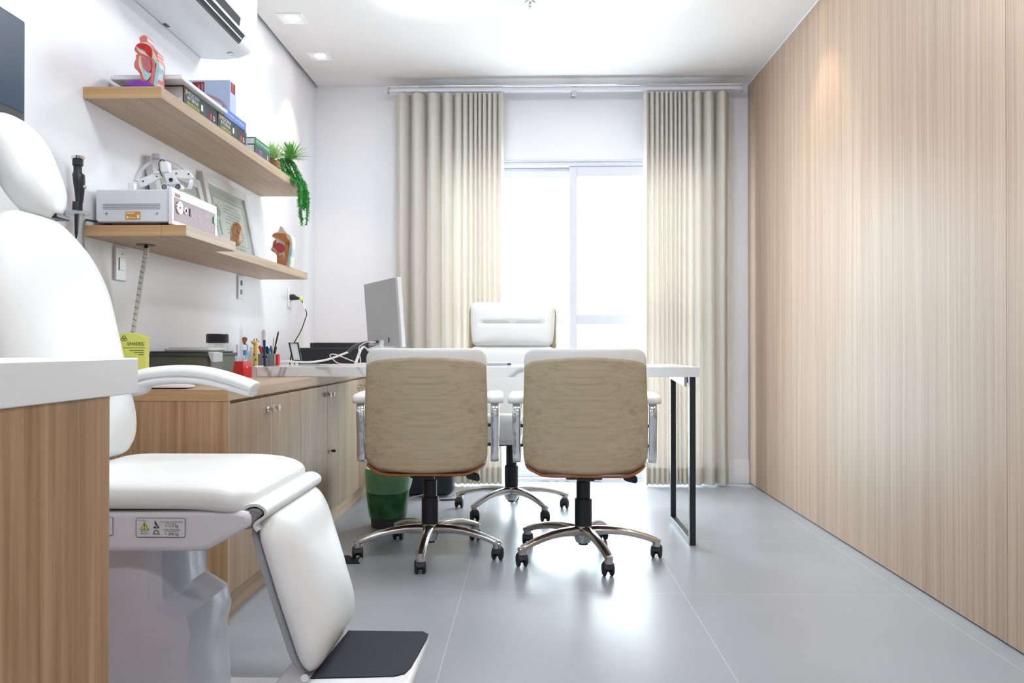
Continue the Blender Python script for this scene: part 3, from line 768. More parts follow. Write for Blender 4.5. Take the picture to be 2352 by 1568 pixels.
# knee roll: folded vinyl flap along the seat front
K = lambda x, y: at(240+x/3.267, 820+y/3.267, Y=1.665)
kp = smoothpath([K(1040, 1140), K(1085, 1116), K(1140, 1112), K(1185, 1132), K(1208, 1160), K(1200, 1198), K(1150, 1232), K(1124, 1268), K(1150, 1305)], 4)
MB().sweep(kp, [(0, -.003), (.435, -.003), (.435, .003), (0, .003)], (0, 1, 0)).build('knee_flap', M_cream, ex, smooth=60)
MB().prism([K(1050, 1160), K(1100, 1135), K(1160, 1140), K(1190, 1170), K(1130, 1230), K(1090, 1290), K(1030, 1300), K(1020, 1200)], (0, .40, 0)).build('knee_joint', M_grey, ex, bevel=.004)
# leg rest
lt, lb = at(600, 1212, Y=YN+.01), at(703, 1548, Y=YN+.01)
ldir = (lb-lt); ldir.y = 0; LL = ldir.length; ldir.normalize(); ln = Vector((-ldir.z, 0, ldir.x))
if ln.x < 0: ln = -ln
lo_ = rrect(.445, LL+.04, .062, 8, per=.02)
lo_ = [(u*(1-.06*max(0, -v)/.2), v) for u, v in lo_]
def pleg(u, v, n): return Vector((0, 1.898+u, 0))+Vector((lt.x-.017, 0, lt.z))+ldir*(LL/2-v)+ln*(n+.010)
MB().pad(lo_, .052, .008, pleg, p=2.5, rings=12).build('leg_rest', M_cream, ex, smooth=70)
MB().pad(lo_, .004, .012, lambda u, v, n: pleg(u*.98, v*1.0, n-.012), p=10, rings=6).build('leg_rest_back', M_lgrey, ex)
# foot plate
fc = Vector((0, 0, 0)); P = lambda x, y, Z=.178: at(x, y, Z=Z)
mt = [P(712, 1556), P(905, 1551), P(930, 1545), P(945, 1530), P(981, 1466), P(984, 1455), P(972, 1449), P(800, 1447)]
tr = [(-.54, 1.672), (-.272, 1.672), (-.252, 1.70), (-.252, 1.99), (-.262, 2.008), (-.54, 2.008)]
fp = MB().prism([(x, y, .150) for x, y in tr], (0, 0, .025)).build('foot_plate', M_plast, ex, bevel=.010, seg=4)
MB().prism([(p.x, p.y, .1745) for p in mt], (0, 0, .0035)).build('foot_mat', mat('foot_mat', (.022, .022, .034), .62, spec=.25, bump=.8, bscale=350), fp, bevel=.001)
MB().cyl(at(700, 1557, Y=1.66), at(700, 1557, Y=1.69), .008, n=14).build('hinge_bolt', M_chrome, fp)

# ================================================================== NEAR COUNTER
nc = thing('treatment_counter', 'foreground counter with thick white top and oak body at the left edge', 'counter', (-1.0, .72, 0))
B(XL+.01, -.60, .15, 1.224, .8085, .8625).build('counter_top', mat('counter_white', (.86, .88, .90), .3), nc, bevel=.002, seg=3)
B(XL+.01, -.603, .20, 1.146, .0, .8085).build('body', M_endz, nc, bevel=.001)

# ================================================================== WALL MONITOR (left)
wm = thing('wall_monitor', 'black wall monitor at the top left corner above the headrest', 'monitor', (-1.34, 1.8, 1.44))
B(-1.315, -1.281, 1.56, 2.018, 1.440, 1.702).build('housing', M_black, wm, bevel=.005, seg=3)
B(-1.2815, -1.2795, 1.566, 2.012, 1.468, 1.696).build('screen', mat('screen', (.05, .075, .115), .15), wm)
B(XL, -1.315, 1.72, 1.84, 1.53, 1.63).build('wall_bracket', M_black, wm)

# ================================================================== ENDOSCOPE IN HOLDER
C5 = lambda x, y, Y=2.42: at(160+x/5.226, 330+y/5.226, Y=Y)
es = thing('endoscope', 'black endoscope standing upright in a clear holder left of the lower shelf', 'endoscope', C5(100, 1130))
def vtube(lst, m, name, Y=2.42, n=18):
    pts = [C5(x, y, Y) for x, y, w in lst]; rs = [w/5.226/FPX*Y/2 for x, y, w in lst]
    return MB().tube(pts, rs, n).build(name, m, es)
vtube([(100, 150, 120), (100, 152, 150), (100, 185, 150), (100, 190, 125)], M_chrome, 'eyepiece')
vtube([(98, 190, 122), (98, 262, 122), (97, 268, 96), (97, 340, 94), (90, 360, 112), (110, 390, 138), (115, 470, 132), (118, 560, 112), (115, 700, 84), (95, 705, 112), (92, 800, 118)], M_blackm, 'handle')
vtube([(88, 845, 60), (84, 960, 48), (80, 1080, 38), (78, 1140, 12)], M_blackm, 'insertion_tip')
MB().ell(C5(180, 520), (.006, .006, .006), 12, 8).build('button', M_lgrey, es)
hd_ = thing('scope_holder', 'clear acrylic scope holder with ring and tubes on the left wall', 'holder', C5(90, 1300))
q = C5(92, 828)
MB().lathe([(.017, -.006), (.034, -.006), (.034, .004), (.017, .004), (.017, -.006)], q, 28).build('ring', M_acryl, hd_)
for xx in (135, 150):
    MB().lathe([(.010, 0), (.010, -.14)], C5(xx, 840), 16).build('tube', M_acryl, hd_)
q2 = C5(-150, 830)
MB().cyl(q2, q, .008, n=12).build('arm', M_acryl, hd_)
MB().cyl((XL, q2.y, q2.z), q2+Vector((0, 0, 0)), .010, n=12).build('wall_mount', M_acryl, hd_)
cb = thing('black_cable', 'black cable looping off the left end of the lower oak shelf', 'cable', C5(175, 1280, 2.5))
MB().tube(smoothpath([C5(330, 932, 2.56), C5(260, 925, 2.54), C5(200, 915, 2.50), C5(172, 960, 2.50), C5(162, 1080, 2.50), C5(165, 1200, 2.50), C5(185, 1290, 2.5), C5(200, 1500, 2.5)], 6), .0035, 8).build('cable_run', M_black, cb)

# ================================================================== LIGHT SOURCE BOX on the lower shelf
bx = thing('light_source', 'white medical light source box with pink control panel on the lower shelf', 'medical device', (-1.26, 2.75, 1.262))
B(-1.398, -1.158, 2.565, 2.915, 1.278, 1.383).build('case', mat('case_paint', (.72, .73, .80), .35), bx, bevel=.004, seg=3)
f_ = MB().box(-1.158, -1.146, 2.555, 2.925, 1.270, 1.390).build('front_frame', M_plast, bx, bevel=.003)
fx = -1.1455
cp = B(fx-.001, fx+.0005, 2.572, 2.908, 1.284, 1.358).build('control_panel', mat('mauve_panel', (.20, .10, .115), .4), bx)
B(fx-.001, fx+.0008, 2.572, 2.908, 1.359, 1.378).build('label_strip', mat('pale_strip', (.72, .74, .78), .3), bx)
B(fx, fx+.0014, 2.575, 2.612, 1.362, 1.373).build('badge', M_red2 if 'M_red2' in globals() else mat('badge_pink', (.30, .14, .16), .5), bx)
MB().lathe([(.0, .006), (.005, .006), (.0052, .005), (.020, .005), (.021, 0)], (fx, 2.605, 1.330), 28, (1, 0, 0)).build('lamp_socket', M_chrome, cp)
MB().lathe([(.0, .007), (.005, .007)], (fx, 2.605, 1.330), 16, (1, 0, 0)).build('socket_hole', M_black, cp)
MB().lathe([(.006, .004), (.011, .004), (.012, 0)], (fx, 2.652, 1.328), 24, (1, 0, 0)).build('port_ring', M_plast, cp)
B(fx, fx+.003, 2.686, 2.698, 1.316, 1.342).build('switch', M_black, cp, bevel=.001)
B(fx, fx+.004, 2.886, 2.904, 1.322, 1.346).build('power_button', mat('green_button', (.02, .40, .14), .3), cp, bevel=.001)
M_pink = mat('panel_print', (.60, .50, .52), .6)
mb = MB()
for (y, z) in ((2.735, 1.345), (2.735, 1.305), (2.775, 1.345), (2.775, 1.328), (2.762, 1.328), (2.788, 1.328), (2.775, 1.308), (2.82, 1.308), (2.85, 1.306)):
    mb.box(fx, fx+.0009, y-.0035, y+.0035, z-.004, z+.004)
mb.box(fx, fx+.0009, 2.81, 2.85, 1.337, 1.340)
mb.build('panel_marks', M_pink, cp)
sl = B(-1.300, -1.252, 2.5636, 2.5646, 1.287, 1.312).build('orange_label', mat('orange_label', (.62, .30, .05), .5), bx)
mb = MB(); mb.box(-1.297, -1.272, 2.563, 2.5638, 1.3055, 1.308); mb.box(-1.297, -1.290, 2.563, 2.5638, 1.290, 1.296); mb.box(-1.287, -1.268, 2.563, 2.5638, 1.2905, 1.2925); mb.box(-1.263, -1.255, 2.563, 2.5638, 1.290, 1.301)
mb.build('label_print', M_paper, sl)
mb = MB()
for r in range(4):
    for k in range(48):
        x = -1.374+k*.0039+(.0019 if r % 2 else 0); z = 1.336-r*.0052
        mb.box(x-.0008, x+.0008, 2.5635, 2.5655, z-.0008, z+.0008)
mb.build('vent_holes', M_dark, bx)
mb = MB()
for x in (-1.362, -1.198): mb.lathe([(0, .002), (.0035, .0015), (.004, 0)], (x, 2.565, 1.306), 10, (0, -1, 0))
mb.build('screw', M_grey, bx)
for x, y in ((-1.375, 2.60), (-1.19, 2.60), (-1.375, 2.88), (-1.19, 2.88)): MB().cyl((x, y, 1.262), (x, y, 1.279), .012, n=12).build('foot', M_black, bx)

# ================================================================== HEADLIGHT LOUPES on the box
L6 = lambda x, y, Y: at(270+x/11.2, 330+y/11.2, Y=Y-.085)
lp = thing('surgical_headlight', 'white surgical headlight with two magnifier lenses on top of the white box', 'headlight', (-1.27, 2.74, 1.388))
hb = smoothpath([L6(470, 960, 2.72), L6(560, 740, 2.78), L6(700, 570, 2.82), L6(900, 460, 2.85), L6(1150, 425, 2.86), L6(1400, 480, 2.86), L6(1650, 590, 2.84), L6(1840, 780, 2.80), L6(1890, 960, 2.76), L6(1850, 1120, 2.74), L6(1780, 1240, 2.72)], 5)
MB().sweep([Vector((p.x, p.y, max(p.z, 1.399))) for p in hb], rsec(.026, .004, .001), (.15, 1, .1)).build('headband', M_lgrey, lp, smooth=50)
MB().cyl(L6(1000, 400, 2.86), L6(1000, 270, 2.86), .015, n=20).build('adjuster_knob', M_lgrey, lp)
def flat(pts, Y, th, m, name, bev=.0015):
    return MB().prism([L6(x, y, Y) for x, y in pts], (0, th, 0)).build(name, m, lp, bevel=bev)
flat([(540, 930), (620, 880), (980, 740), (1120, 760), (1120, 860), (960, 960), (640, 1110), (560, 1080)], 2.70, .008, M_plast, 'brow_bar')
flat([(1390, 700), (1450, 670), (1680, 662), (1800, 690), (1900, 780), (1955, 880), (1900, 910), (1720, 890), (1520, 870), (1430, 800)], 2.70, .008, M_plast, 'brow_bar')
mod = MB().obox(L6(1250, 620, 2.70), (.012, .015, .018), (1, 0, .12), (0, 1, 0), (-.12, 0, 1)).build('battery_module', M_plast, lp, bevel=.003)
flat([(1190, 760), (1420, 720), (1480, 900), (1560, 980), (1440, 1060), (1280, 1040), (1230, 900)], 2.685, .02, M_plast, 'lamp_housing')
MB().lathe([(0, .003), (.006, .003), (.0065, 0)], L6(1375, 925, 2.684), 20, (0, -1, 0)).build('lamp_lens', M_black, lp)
for (x, y) in ((1225, 1200), (1570, 1140)):
    c = L6(x, y, 2.69)
    c.z = max(c.z, 1.3975)
    o_ = MB().lathe([(.0095, .006), (.0115, .006), (.0115, -.018), (.008, -.026), (0, -.026)], c, 24, (0, -1, 0)).build('magnifier', M_plast, lp)
    MB().lathe([(0, .003), (.0095, .003)], c, 20, (0, -1, 0)).build('lens', mat('lens', (.25, .25, .30), .05, .6), o_)
ck = L6(380, 1060, 2.70); ck.z = 1.3985
MB().obox(ck, (.010, .010, .0145), (1, 0, .05), (0, 1, 0), (0, 0, 1)).build('side_clip', M_plast, lp, bevel=.003)
MB().tube(smoothpath([L6(1200, 440, 2.69), L6(1140, 405, 2.70), L6(1075, 470, 2.70), L6(1070, 600, 2.70), L6(1100, 740, 2.70), L6(1150, 850, 2.70)], 5), .0015, 8).build('wire', M_black, lp)
mb = MB()
for x, y in ((655, 965), (1010, 840), (1510, 765), (1825, 780)): mb.lathe([(0, .001), (.0026, .001), (.0028, 0)], L6(x, y, 2.6995), 12, (0, -1, 0))
mb.build('rivet', M_black, lp)
MB().obox(L6(1010, 740, 2.70), (.010, .003, .003), (1, 0, .1), (0, 1, 0), (0, 0, 1)).build('thumb_screw', M_plast, lp)

# ================================================================== FRAMES
M_mat = mat('certificate_mat', (.56, .57, .52), .6); M_cert = mat('certificate', (.64, .64, .59), .7, noise=.05, nscale=60)
M_print = mat('certificate_print', (.36, .36, .34), .7)
def frame(lab, y0, y1, z0, h, xb, lean, seal=True, wd=.040):
    t = thing('certificate_frame', lab, 'picture frame', (xb, (y0+y1)/2, z0), 'framed certificates leaning on the left wall')
    U = Vector((0, 1, 0)); V = Vector((-lean, 0, h)).normalized(); N = U.cross(V); W = y1-y0; O = Vector((xb, y0, z0))
    if N.x < 0: N = -N
    def bx_(u0, u1, v0, v1, n0, n1, m, name, par=t, bevel=0):
        c = O+U*(u0+u1)/2+V*(v0+v1)/2+N*(n0+n1)/2
        return MB().obox(c, (abs(u1-u0)/2, abs(v1-v0)/2, abs(n1-n0)/2), U, V, N).build(name, m, par, bevel=bevel)
    m = MB()
    for u0, u1, v0, v1 in ((0, wd, 0, h), (W-wd, W, 0, h), (wd, W-wd, 0, wd), (wd, W-wd, h-wd, h)):
        m.obox(O+U*(u0+u1)/2+V*(v0+v1)/2+N*-.012, ((u1-u0)/2, (v1-v0)/2, .014), U, V, N)
    m.build('frame', M_plast, t, bevel=.002)
    bx_(wd, W-wd, wd, h-wd, -.012, -.009, M_mat, 'mount')
    g = .075
    ce = bx_(g, W-g, g, h-g, -.009, -.0075, M_cert, 'certificate')
    mm = MB()
    for (a, b_, c_, d) in ((g+.01, W-g-.01, g+.010, g+.012), (g+.01, W-g-.01, h-g-.014, h-g-.010), (g+.008, g+.011, g+.01, h-g-.01), (W-g-.011, W-g-.008, g+.01, h-g-.01)):
        mm.obox(O+U*(a+b_)/2+V*(c_+d)/2+N*-.007, ((b_-a)/2, (d-c_)/2, .0006), U, V, N)
    rows = int((h-2*g-.06)/.016)
    for r in range(rows):
        L = (W-2*g)*(.55 if r % 3 else .40); cu = g+(W-2*g)*.60; v = h-g-.035-r*.016
        mm.obox(O+U*cu+V*v+N*-.007, (L/2, .0018, .0006), U, V, N)
    mm.build('print', M_print, ce)
    if seal:
        MB().lathe([(.016, .0005), (.026, .0008), (.030, 0)], O+U*(g+.045)+V*(h-g-.075)+N*-.0075, 20, N, U).lathe([(.0, .0005), (.010, .0008), (.012, 0)], O+U*(g+.045)+V*(h-g-.075)+N*-.0075, 20, N, U).obox(O+U*(g+.045)+V*(h-g-.15)+N*-.007, (.012, .035, .0006), U, V, N).build('seal', M_print, ce)
    bx_(wd, W-wd, wd, h-wd, -.004, -.002, M_glass, 'glass')
    return t
frame('white framed certificate behind the surgical headlight', 2.93, 3.38, 1.262, .325, -1.325, .075, seal=False)
frame('white framed certificate with oval seal behind the ear model', 3.40, 3.93, 1.262, .37, -1.325, .075)
frame('white framed certificate on the upper shelf behind the books', 3.30, 3.72, 1.699, .24, -1.378, .06, seal=False)

# ================================================================== ANATOMY MODELS
def layered(Y, C, th, specs, thn, base_pt):
    for nm, m, pts, d0, d1 in specs:
        P_ = [C(x, y, Y) for x, y in pts]
        P_ = smoothpath(P_, 3, True)
        MB().prism([p+Vector((0, d0, 0)) for p in P_], (0, d1-d0, 0)).build(nm, m, thn, bevel=.0012 if d1 > .01 else .0006)
C2 = lambda x, y, Y: at(180+x/5.226, 60+y/5.226, Y=Y)
M_flesh = mat('flesh_pink', (.62, .16, .15), .3, noise=.15, nscale=60); M_fred = mat('cavity_red', (.50, .005, .01), .12)
M_fyel = mat('bone_yellow', (.72, .62, .42), .4); M_fcy = mat('cartilage_blue', (.40, .58, .62), .4, noise=.3, nscale=90); M_ton = mat('tongue', (.52, .14, .16), .4, noise=.3, nscale=120)
tm = thing('throat_model', 'red and pink half head throat model on purple base on the upper shelf', 'anatomical model', C2(820, 722, 2.6))
layered(2.60, C2, .04, [
 ('head_section', M_flesh, [(790, 105), (825, 135), (832, 190), (890, 260), (945, 320), (950, 385), (968, 440), (960, 560), (945, 722), (800, 722), (752, 650), (735, 570), (675, 500), (668, 440), (690, 390), (685, 350), (705, 330), (672, 290), (690, 230), (740, 190), (730, 140)], 0, .045),
 ('bone_layer', M_fyel, [(800, 195), (850, 210), (900, 290), (945, 390), (930, 450), (900, 420), (880, 395), (800, 350), (740, 320), (700, 260), (720, 210)], -.003, 0),
 ('nasal_cavity', M_fred, [(706, 236), (750, 212), (825, 222), (880, 265), (895, 330), (882, 388), (840, 350), (800, 300), (745, 275)], -.006, -.003),
 ('jaw_bone', M_fyel, [(735, 370), (765, 380), (775, 470), (800, 560), (810, 640), (790, 640), (765, 560), (730, 480)], -.003, 0),
 ('tongue', M_ton, [(765, 382), (820, 382), (870, 425), (888, 500), (860, 560), (810, 530), (780, 470)], -.007, -.003),
 ('larynx', M_fcy, [(775, 490), (840, 550), (880, 580), (850, 640), (815, 660), (800, 590)], -.005, -.001),
 ('pharynx', M_flesh, [(890, 385), (925, 430), (930, 520), (905, 700), (870, 700), (885, 570), (895, 470)], -.006, -.002),
 ('spine', M_fcy, [(935, 395), (985, 490), (965, 600), (945, 722), (905, 722), (925, 560), (940, 480)], -.004, 0.03)], tm, None)
C2b = lambda x, y, Y: at(180+x/5.226, 60+y/5.226, Y=Y)
zt = 1.6995
pts = [C2b(x, y, 2.575) for x, y in ((530, 722), (600, 668), (740, 652), (860, 678), (915, 722))]
MB().prism([(p.x, 2.572, max(zt, p.z)) for p in pts], (0, .085, 0)).build('base', M_purple, tm, bevel=.002)
C6 = lambda x, y, Y: at(460+x/5.2267, 380+y/5.2267, Y=Y)
M_or = mat('orange_flesh', (.50, .18, .07), .35, noise=.2, nscale=60); M_rim = mat('ivory_rim', (.72, .66, .55), .4); M_tr = mat('tongue_red', (.45, .05, .06), .25)
t2 = thing('throat_model', 'orange throat model with red tongue at the far end of the lower shelf', 'anatomical model', C6(990, 1200, 3.86))
layered(3.86, C6, .05, [
 ('head_section', M_rim, [(960, 728), (992, 745), (1018, 790), (1060, 822), (1092, 860), (1108, 960), (1088, 1050), (1075, 1215), (930, 1215), (915, 1065), (850, 1010), (866, 960), (872, 912), (905, 885), (858, 850), (888, 810), (935, 790)], 0, .055),
 ('nasal_cavity', M_or, [(872, 842), (900, 815), (970, 812), (1030, 825), (1045, 870), (1082, 915), (1060, 990), (1030, 940), (990, 905), (930, 875)], -.005, 0),
 ('pharynx', M_or, [(1030, 930), (1075, 930), (1060, 1050), (1030, 1205), (1005, 1205), (1020, 1080), (1010, 1000)], -.005, 0),
 ('jaw', M_or, [(868, 1000), (905, 1045), (945, 1060), (945, 1205), (925, 1205), (920, 1075), (855, 1020)], -.004, 0),
 ('tongue', M_tr, [(905, 945), (950, 930), (1000, 950), (1010, 1000), (985, 1045), (940, 1040), (900, 990)], -.009, 0),
 ('larynx', M_or, [(960, 1085), (1000, 1080), (995, 1205), (955, 1205), (945, 1140)], -.008, 0),
 ('spine', M_fcy, [(1096, 960), (1108, 1040), (1082, 1120), (1075, 1205), (1050, 1205), (1066, 1060)], -.004, .03),
 ('lips', M_tr, [(882, 945), (905, 885), (908, 930), (895, 990), (880, 975)], -.005, 0)], t2, None)
em = thing('ear_model', 'tan ear model on a clear stand in front of the certificate', 'anatomical model', C6(410, 1000, 3.30))
M_ear = mat('ear_tan', (.50, .30, .17), .45)
eo = [(400, 682), (440, 676), (482, 700), (494, 745), (478, 800), (466, 850), (470, 890), (450, 940), (410, 962), (372, 940), (355, 900), (362, 800), (375, 720)]
ep = smoothpath([C6(x, y, 3.30) for x, y in eo], 3, True)
MB().prism(ep, (0, .03, 0)).build('auricle', M_ear, em, bevel=.004, seg=3)
MB().tube(smoothpath([C6(x, y, 3.298) for x, y in ((385, 900), (375, 790), (395, 715), (440, 690), (478, 720), (480, 770), (455, 800))], 5), .0048, 8).tube(smoothpath([C6(x, y, 3.299) for x, y in ((440, 740), (425, 790), (440, 830), (470, 850))], 5), .004, 8).tube(smoothpath([C6(x, y, 3.299) for x, y in ((395, 900), (420, 935), (450, 925), (455, 880))], 4), .0055, 8).build('helix', M_ear, em)
MB().ell(C6(445, 815, 3.301), (.009, .004, .014), 14, 8).build('ear_canal', mat('ear_dark', (.30, .16, .09), .6), em)
e0, e1 = C6(345, 1000, 3.29), C6(480, 1000, 3.29)
B(e0.x, e1.x, 3.28, 3.35, 1.2622, 1.280).build('stand', M_acryl, em, bevel=.001)

# ================================================================== BOOKS on the upper shelf
M_bkb = mat('book_black', (.018, .022, .022), .4, noise=.5, nscale=12); M_bgreen = mat('book_green', (.02, .20, .08), .45); M_byel = mat('title_yellow', (.66, .66, .10), .5)
M_lb = mat('book_lightblue', (.50, .60, .78), .35); M_rb = mat('book_red', (.30, .02, .03), .4); M_sb = mat('book_blue', (.12, .22, .62), .35); M_arc = mat('arc_pink', (.50, .28, .32), .4)
def book(name, lab, x0, x1, y0, y1, z0, z1, m, grp=None, cat='book'):
    t = thing(name, lab, cat, ((x0+x1)/2, (y0+y1)/2, z0), grp)
    MB().box(x0, x1, y0, y1, z0, z0+.003).box(x0, x1, y0, y1, z1-.003, z1).box(x1-.004, x1, y0, y1, z0+.003, z1-.003).build('cover', m, t, bevel=.0012)
    B(x0+.004, x1-.005, y0+.003, y1-.003, z0+.0032, z1-.0032).build('pages', M_paper, t)
    return t
ZS = 1.6992
def harrison(lab, y0, y1, z1):
    t = book('textbook', lab, -1.385, -1.178, y0, y1, ZS, z1, M_bkb, 'thick dark textbooks on the upper shelf')
    c = t.children[0]; L = y1-y0; x = -1.178
    text('MEDICINA', L*.34, M_paper, c, (x, y0+.028, ZS+.045), height=.013)
    text('INTERNA', L*.32, M_paper, c, (x, y0+.028, ZS+.028), height=.013)
    text('HARRISON', L*.36, M_byel, c, (x, y0+.024, ZS+.010), height=.013)
    B(x, x+.0006, y0+.014, y0+.024, ZS+.042, ZS+.060).build('emblem', mat('emblem_orange', (.75, .33, .05), .5), c)
    B(x, x+.0006, y0+L*.50, y0+L*.55, ZS+.022, ZS+.044).build('volume_mark', M_paper, c)
    B(x, x+.0006, y0+L*.60, y0+L*.605, ZS+.002, z1-.002).build('spine_line', M_grey, c)
    B(x, x+.0006, y0+L*.78, y0+L*.83, ZS+.016, ZS+.034).build('publisher_red', M_red, c)
    MB().lathe([(.006, .0006), (.009, .0006)], (x, y0+L*.90, ZS+.025), 18, (1, 0, 0)).build('publisher_ring', M_paper, c)
harrison('thick dark textbook lying under the white tray, nearest the camera on the upper shelf', 2.715, 3.005, 1.765)
harrison('thick dark textbook lying beneath the standing light blue book', 3.015, 3.315, 1.765)
tr_ = thing('white_tray', 'flat white picture frame lying on top of the dark textbook', 'picture frame', (-1.28, 2.9, 1.765))
MB().box(-1.40, -1.158, 2.655, 3.06, 1.7655, 1.779).build('frame', M_plast, tr_, bevel=.003)
MB().box(-1.392, -1.166, 2.665, 3.05, 1.779, 1.784).build('backing', M_lgrey, tr_, bevel=.001)
bb_ = book('book', 'blue book lying on the second dark textbook under the standing one', -1.36, -1.176, 3.07, 3.31, 1.7653, 1.800, M_sb)
text('Tumores da Cabeça', .19, M_paper, bb_.children[0], (-1.176, 3.095, 1.776), height=.013)
st_ = thing('book', 'light blue medical book standing upright with a red title block', 'book', (-1.26, 3.19, 1.8003))
cv = MB().box(-1.352, -1.182, 3.145, 3.149, 1.8005, 1.925).box(-1.352, -1.182, 3.206, 3.210, 1.8005, 1.925).box(-1.186, -1.182, 3.149, 3.206, 1.8005, 1.925).build('cover', M_lb, st_, bevel=.001)
B(-1.35, -1.187, 3.1495, 3.2055, 1.803, 1.922).build('pages', M_paper, st_)
rt = B(-1.330, -1.283, 3.1442, 3.1452, 1.860, 1.918).build('title_block', M_rb, cv)
text('Cabeça', .040, M_paper, cv, (-1.300, 3.1442, 1.866), (0, 0, 1), (-1, 0, 0), height=.010)
text('Pescoço', .044, M_paper, cv, (-1.286, 3.1442, 1.866), (0, 0, 1), (-1, 0, 0), height=.010)
B(-1.1822, -1.1812, 3.155, 3.200, 1.880, 1.920).build('spine_block', M_rb, cv)
text('Cirurgia', .034, M_paper, cv, (-1.1812, 3.170, 1.883), (0, 0, 1), (0, -1, 0), height=.007)
arc = [(-1.345+.15*math.sin(a_), 3.1446, 1.800+.075*math.cos(a_)) for a_ in [PI/2*j/14 for j in range(15)]]
MB().sweep(arc, [(-.0004, -.005), (.0004, -.005), (.0004, .005), (-.0004, .005)], (0, 1, 0)).build('cover_arc', M_arc, cv)
dkb = book('book', 'dark book with a purple spine lying beside the plant pot', -1.36, -1.178, 3.425, 3.625, ZS, 1.745, M_dark)
B(-1.1785, -1.1775, 3.47, 3.52, ZS+.012, ZS+.035).build('spine_picture', mat('spine_violet', (.10, .08, .22), .4), dkb.children[0])
B(-1.1785, -1.1775, 3.585, 3.592, ZS+.010, ZS+.030).build('spine_mark', M_paper, dkb.children[0])
gb = book('book', 'green book stacked on the dark book beside the plant', -1.36, -1.180, 3.435, 3.63, 1.7453, 1.776, M_bgreen)
text('Otorrinolaringologia', .165, M_paper, gb.children[0], (-1.180, 3.448, 1.756), height=.011)
ab = thing('card_holder', 'clear card holder between the dark textbook and the green book', 'holder', (-1.21, 3.37, ZS))
B(-1.235, -1.185, 3.350, 3.353, ZS, 1.772).build('panel', M_acryl, ab); B(-1.235, -1.185, 3.353, 3.39, ZS, ZS+.003).build('foot', M_acryl, ab)
B(-1.232, -1.188, 3.3535, 3.3545, ZS+.004, 1.768).build('card', M_lgrey, ab)

# ================================================================== PLANTS
C3 = lambda x, y, Y: at(400+x/4.3556, 160+y/4.3556, Y=Y)
def rosette(t, c, R, n, m, seedv, up=.3):
    rnd = random.Random(seedv); mb = MB()
    for k in range(n):
        ph = rnd.uniform(0, 2*PI); el = rnd.uniform(-.05, 1.45); L = R*rnd.uniform(.75, 1.05)
        d = Vector((math.cos(ph)*math.cos(el), math.sin(ph)*math.cos(el), math.sin(el)))
        side = d.cross(Vector((0, 0, 1))); side = side.normalized() if side.length > .05 else Vector((1, 0, 0)); w = rnd.uniform(.003, .0048)
        nn = side.cross(d)
        p = [c, c+d*L*.35+Vector((0, 0, .004)), c+d*L*.7+Vector((0, 0, .004)), c+d*L]
        ws = [w*.8, w, w*.7, w*.08]; vs = []
        for q_, ww in zip(p, ws): vs += [q_-side*ww, q_-nn*ww*.25, q_+side*ww, q_+nn*ww*.25]
        fs = [(i*4+j, i*4+(j+1) % 4, i*4+4+(j+1) % 4, i*4+4+j) for i in range(3) for j in range(4)]
        mb.add(vs, fs)
    return mb.build('foliage', m, t, smooth=0)
pl1 = thing('potted_plant', 'small spiky artificial plant in a brown wicker pot on the upper shelf', 'plant', (-1.20, 3.77, ZS))
pc_ = C3(985, 940, 3.76); pcx, pcy = pc_.x, 3.76
MB().lathe([(0, 0), (.026, 0), (.034, .02), (.034, .04), (.028, .05), (.024, .05), (.024, .044), (0, .044)], (pcx, pcy, ZS), 24).build('pot', M_pot, pl1)
mb = MB()
for r in range(5): mb.lathe([(.0335, -.002), (.036, 0), (.0335, .002)], (pcx, pcy, ZS+.006+r*.009), 24)
mb.build('wicker_band', M_pot, pl1)
MB().cyl((pcx, pcy, ZS+.04), (pcx, pcy, ZS+.065), .006, n=8).build('stem', M_leafp, pl1)
rosette(pl1, Vector((pcx, pcy, ZS+.055)), .088, 110, M_leafp, 3)
pl2 = thing('trailing_plant', 'green artificial succulent with long strands hanging off the shelf end', 'plant', (-1.19, 3.93, ZS))
q = C3(1170, 900, 3.93)
MB().lathe([(0, 0), (.026, 0), (.032, .02), (.030, .042), (0, .042)], (q.x-.035, 3.985, ZS), 20).build('pot', M_pot, pl2)
rosette(pl2, Vector((q.x-.0, 3.93, q.z+.004)), .10, 130, M_leaf, 5)
rnd = random.Random(9)
def strand(pts, seedv, m, leafL=.014):
    rnd = random.Random(seedv); path = smoothpath(pts, 10); mb = MB(); mb.tube(path, .0022, 5)
    L = 0
    for i in range(1, len(path)):
        a, b = path[i-1], path[i]; seg = (b-a).length; d = (b-a).normalized() if seg > 1e-6 else Vector((0, 0, -1)); k = max(1, int(seg/.0028))
        for j in range(k):
            p = a.lerp(b, j/k)
            for _ in range(3):
                o_ = d.orthogonal(); o_.rotate(Matrix.Rotation(rnd.uniform(0, 2*PI), 3, d)); tip = p+o_.normalized()*leafL*rnd.uniform(.7, 1.1)+d*leafL*.5
                s_ = o_.cross(d).normalized()*.0022
                mb.add([p-s_, p+s_, tip, p+d*.003], [(0, 1, 2), (1, 3, 2), (3, 0, 2), (0, 3, 1)])
    return mb.build('strand', m, pl2, smooth=0)
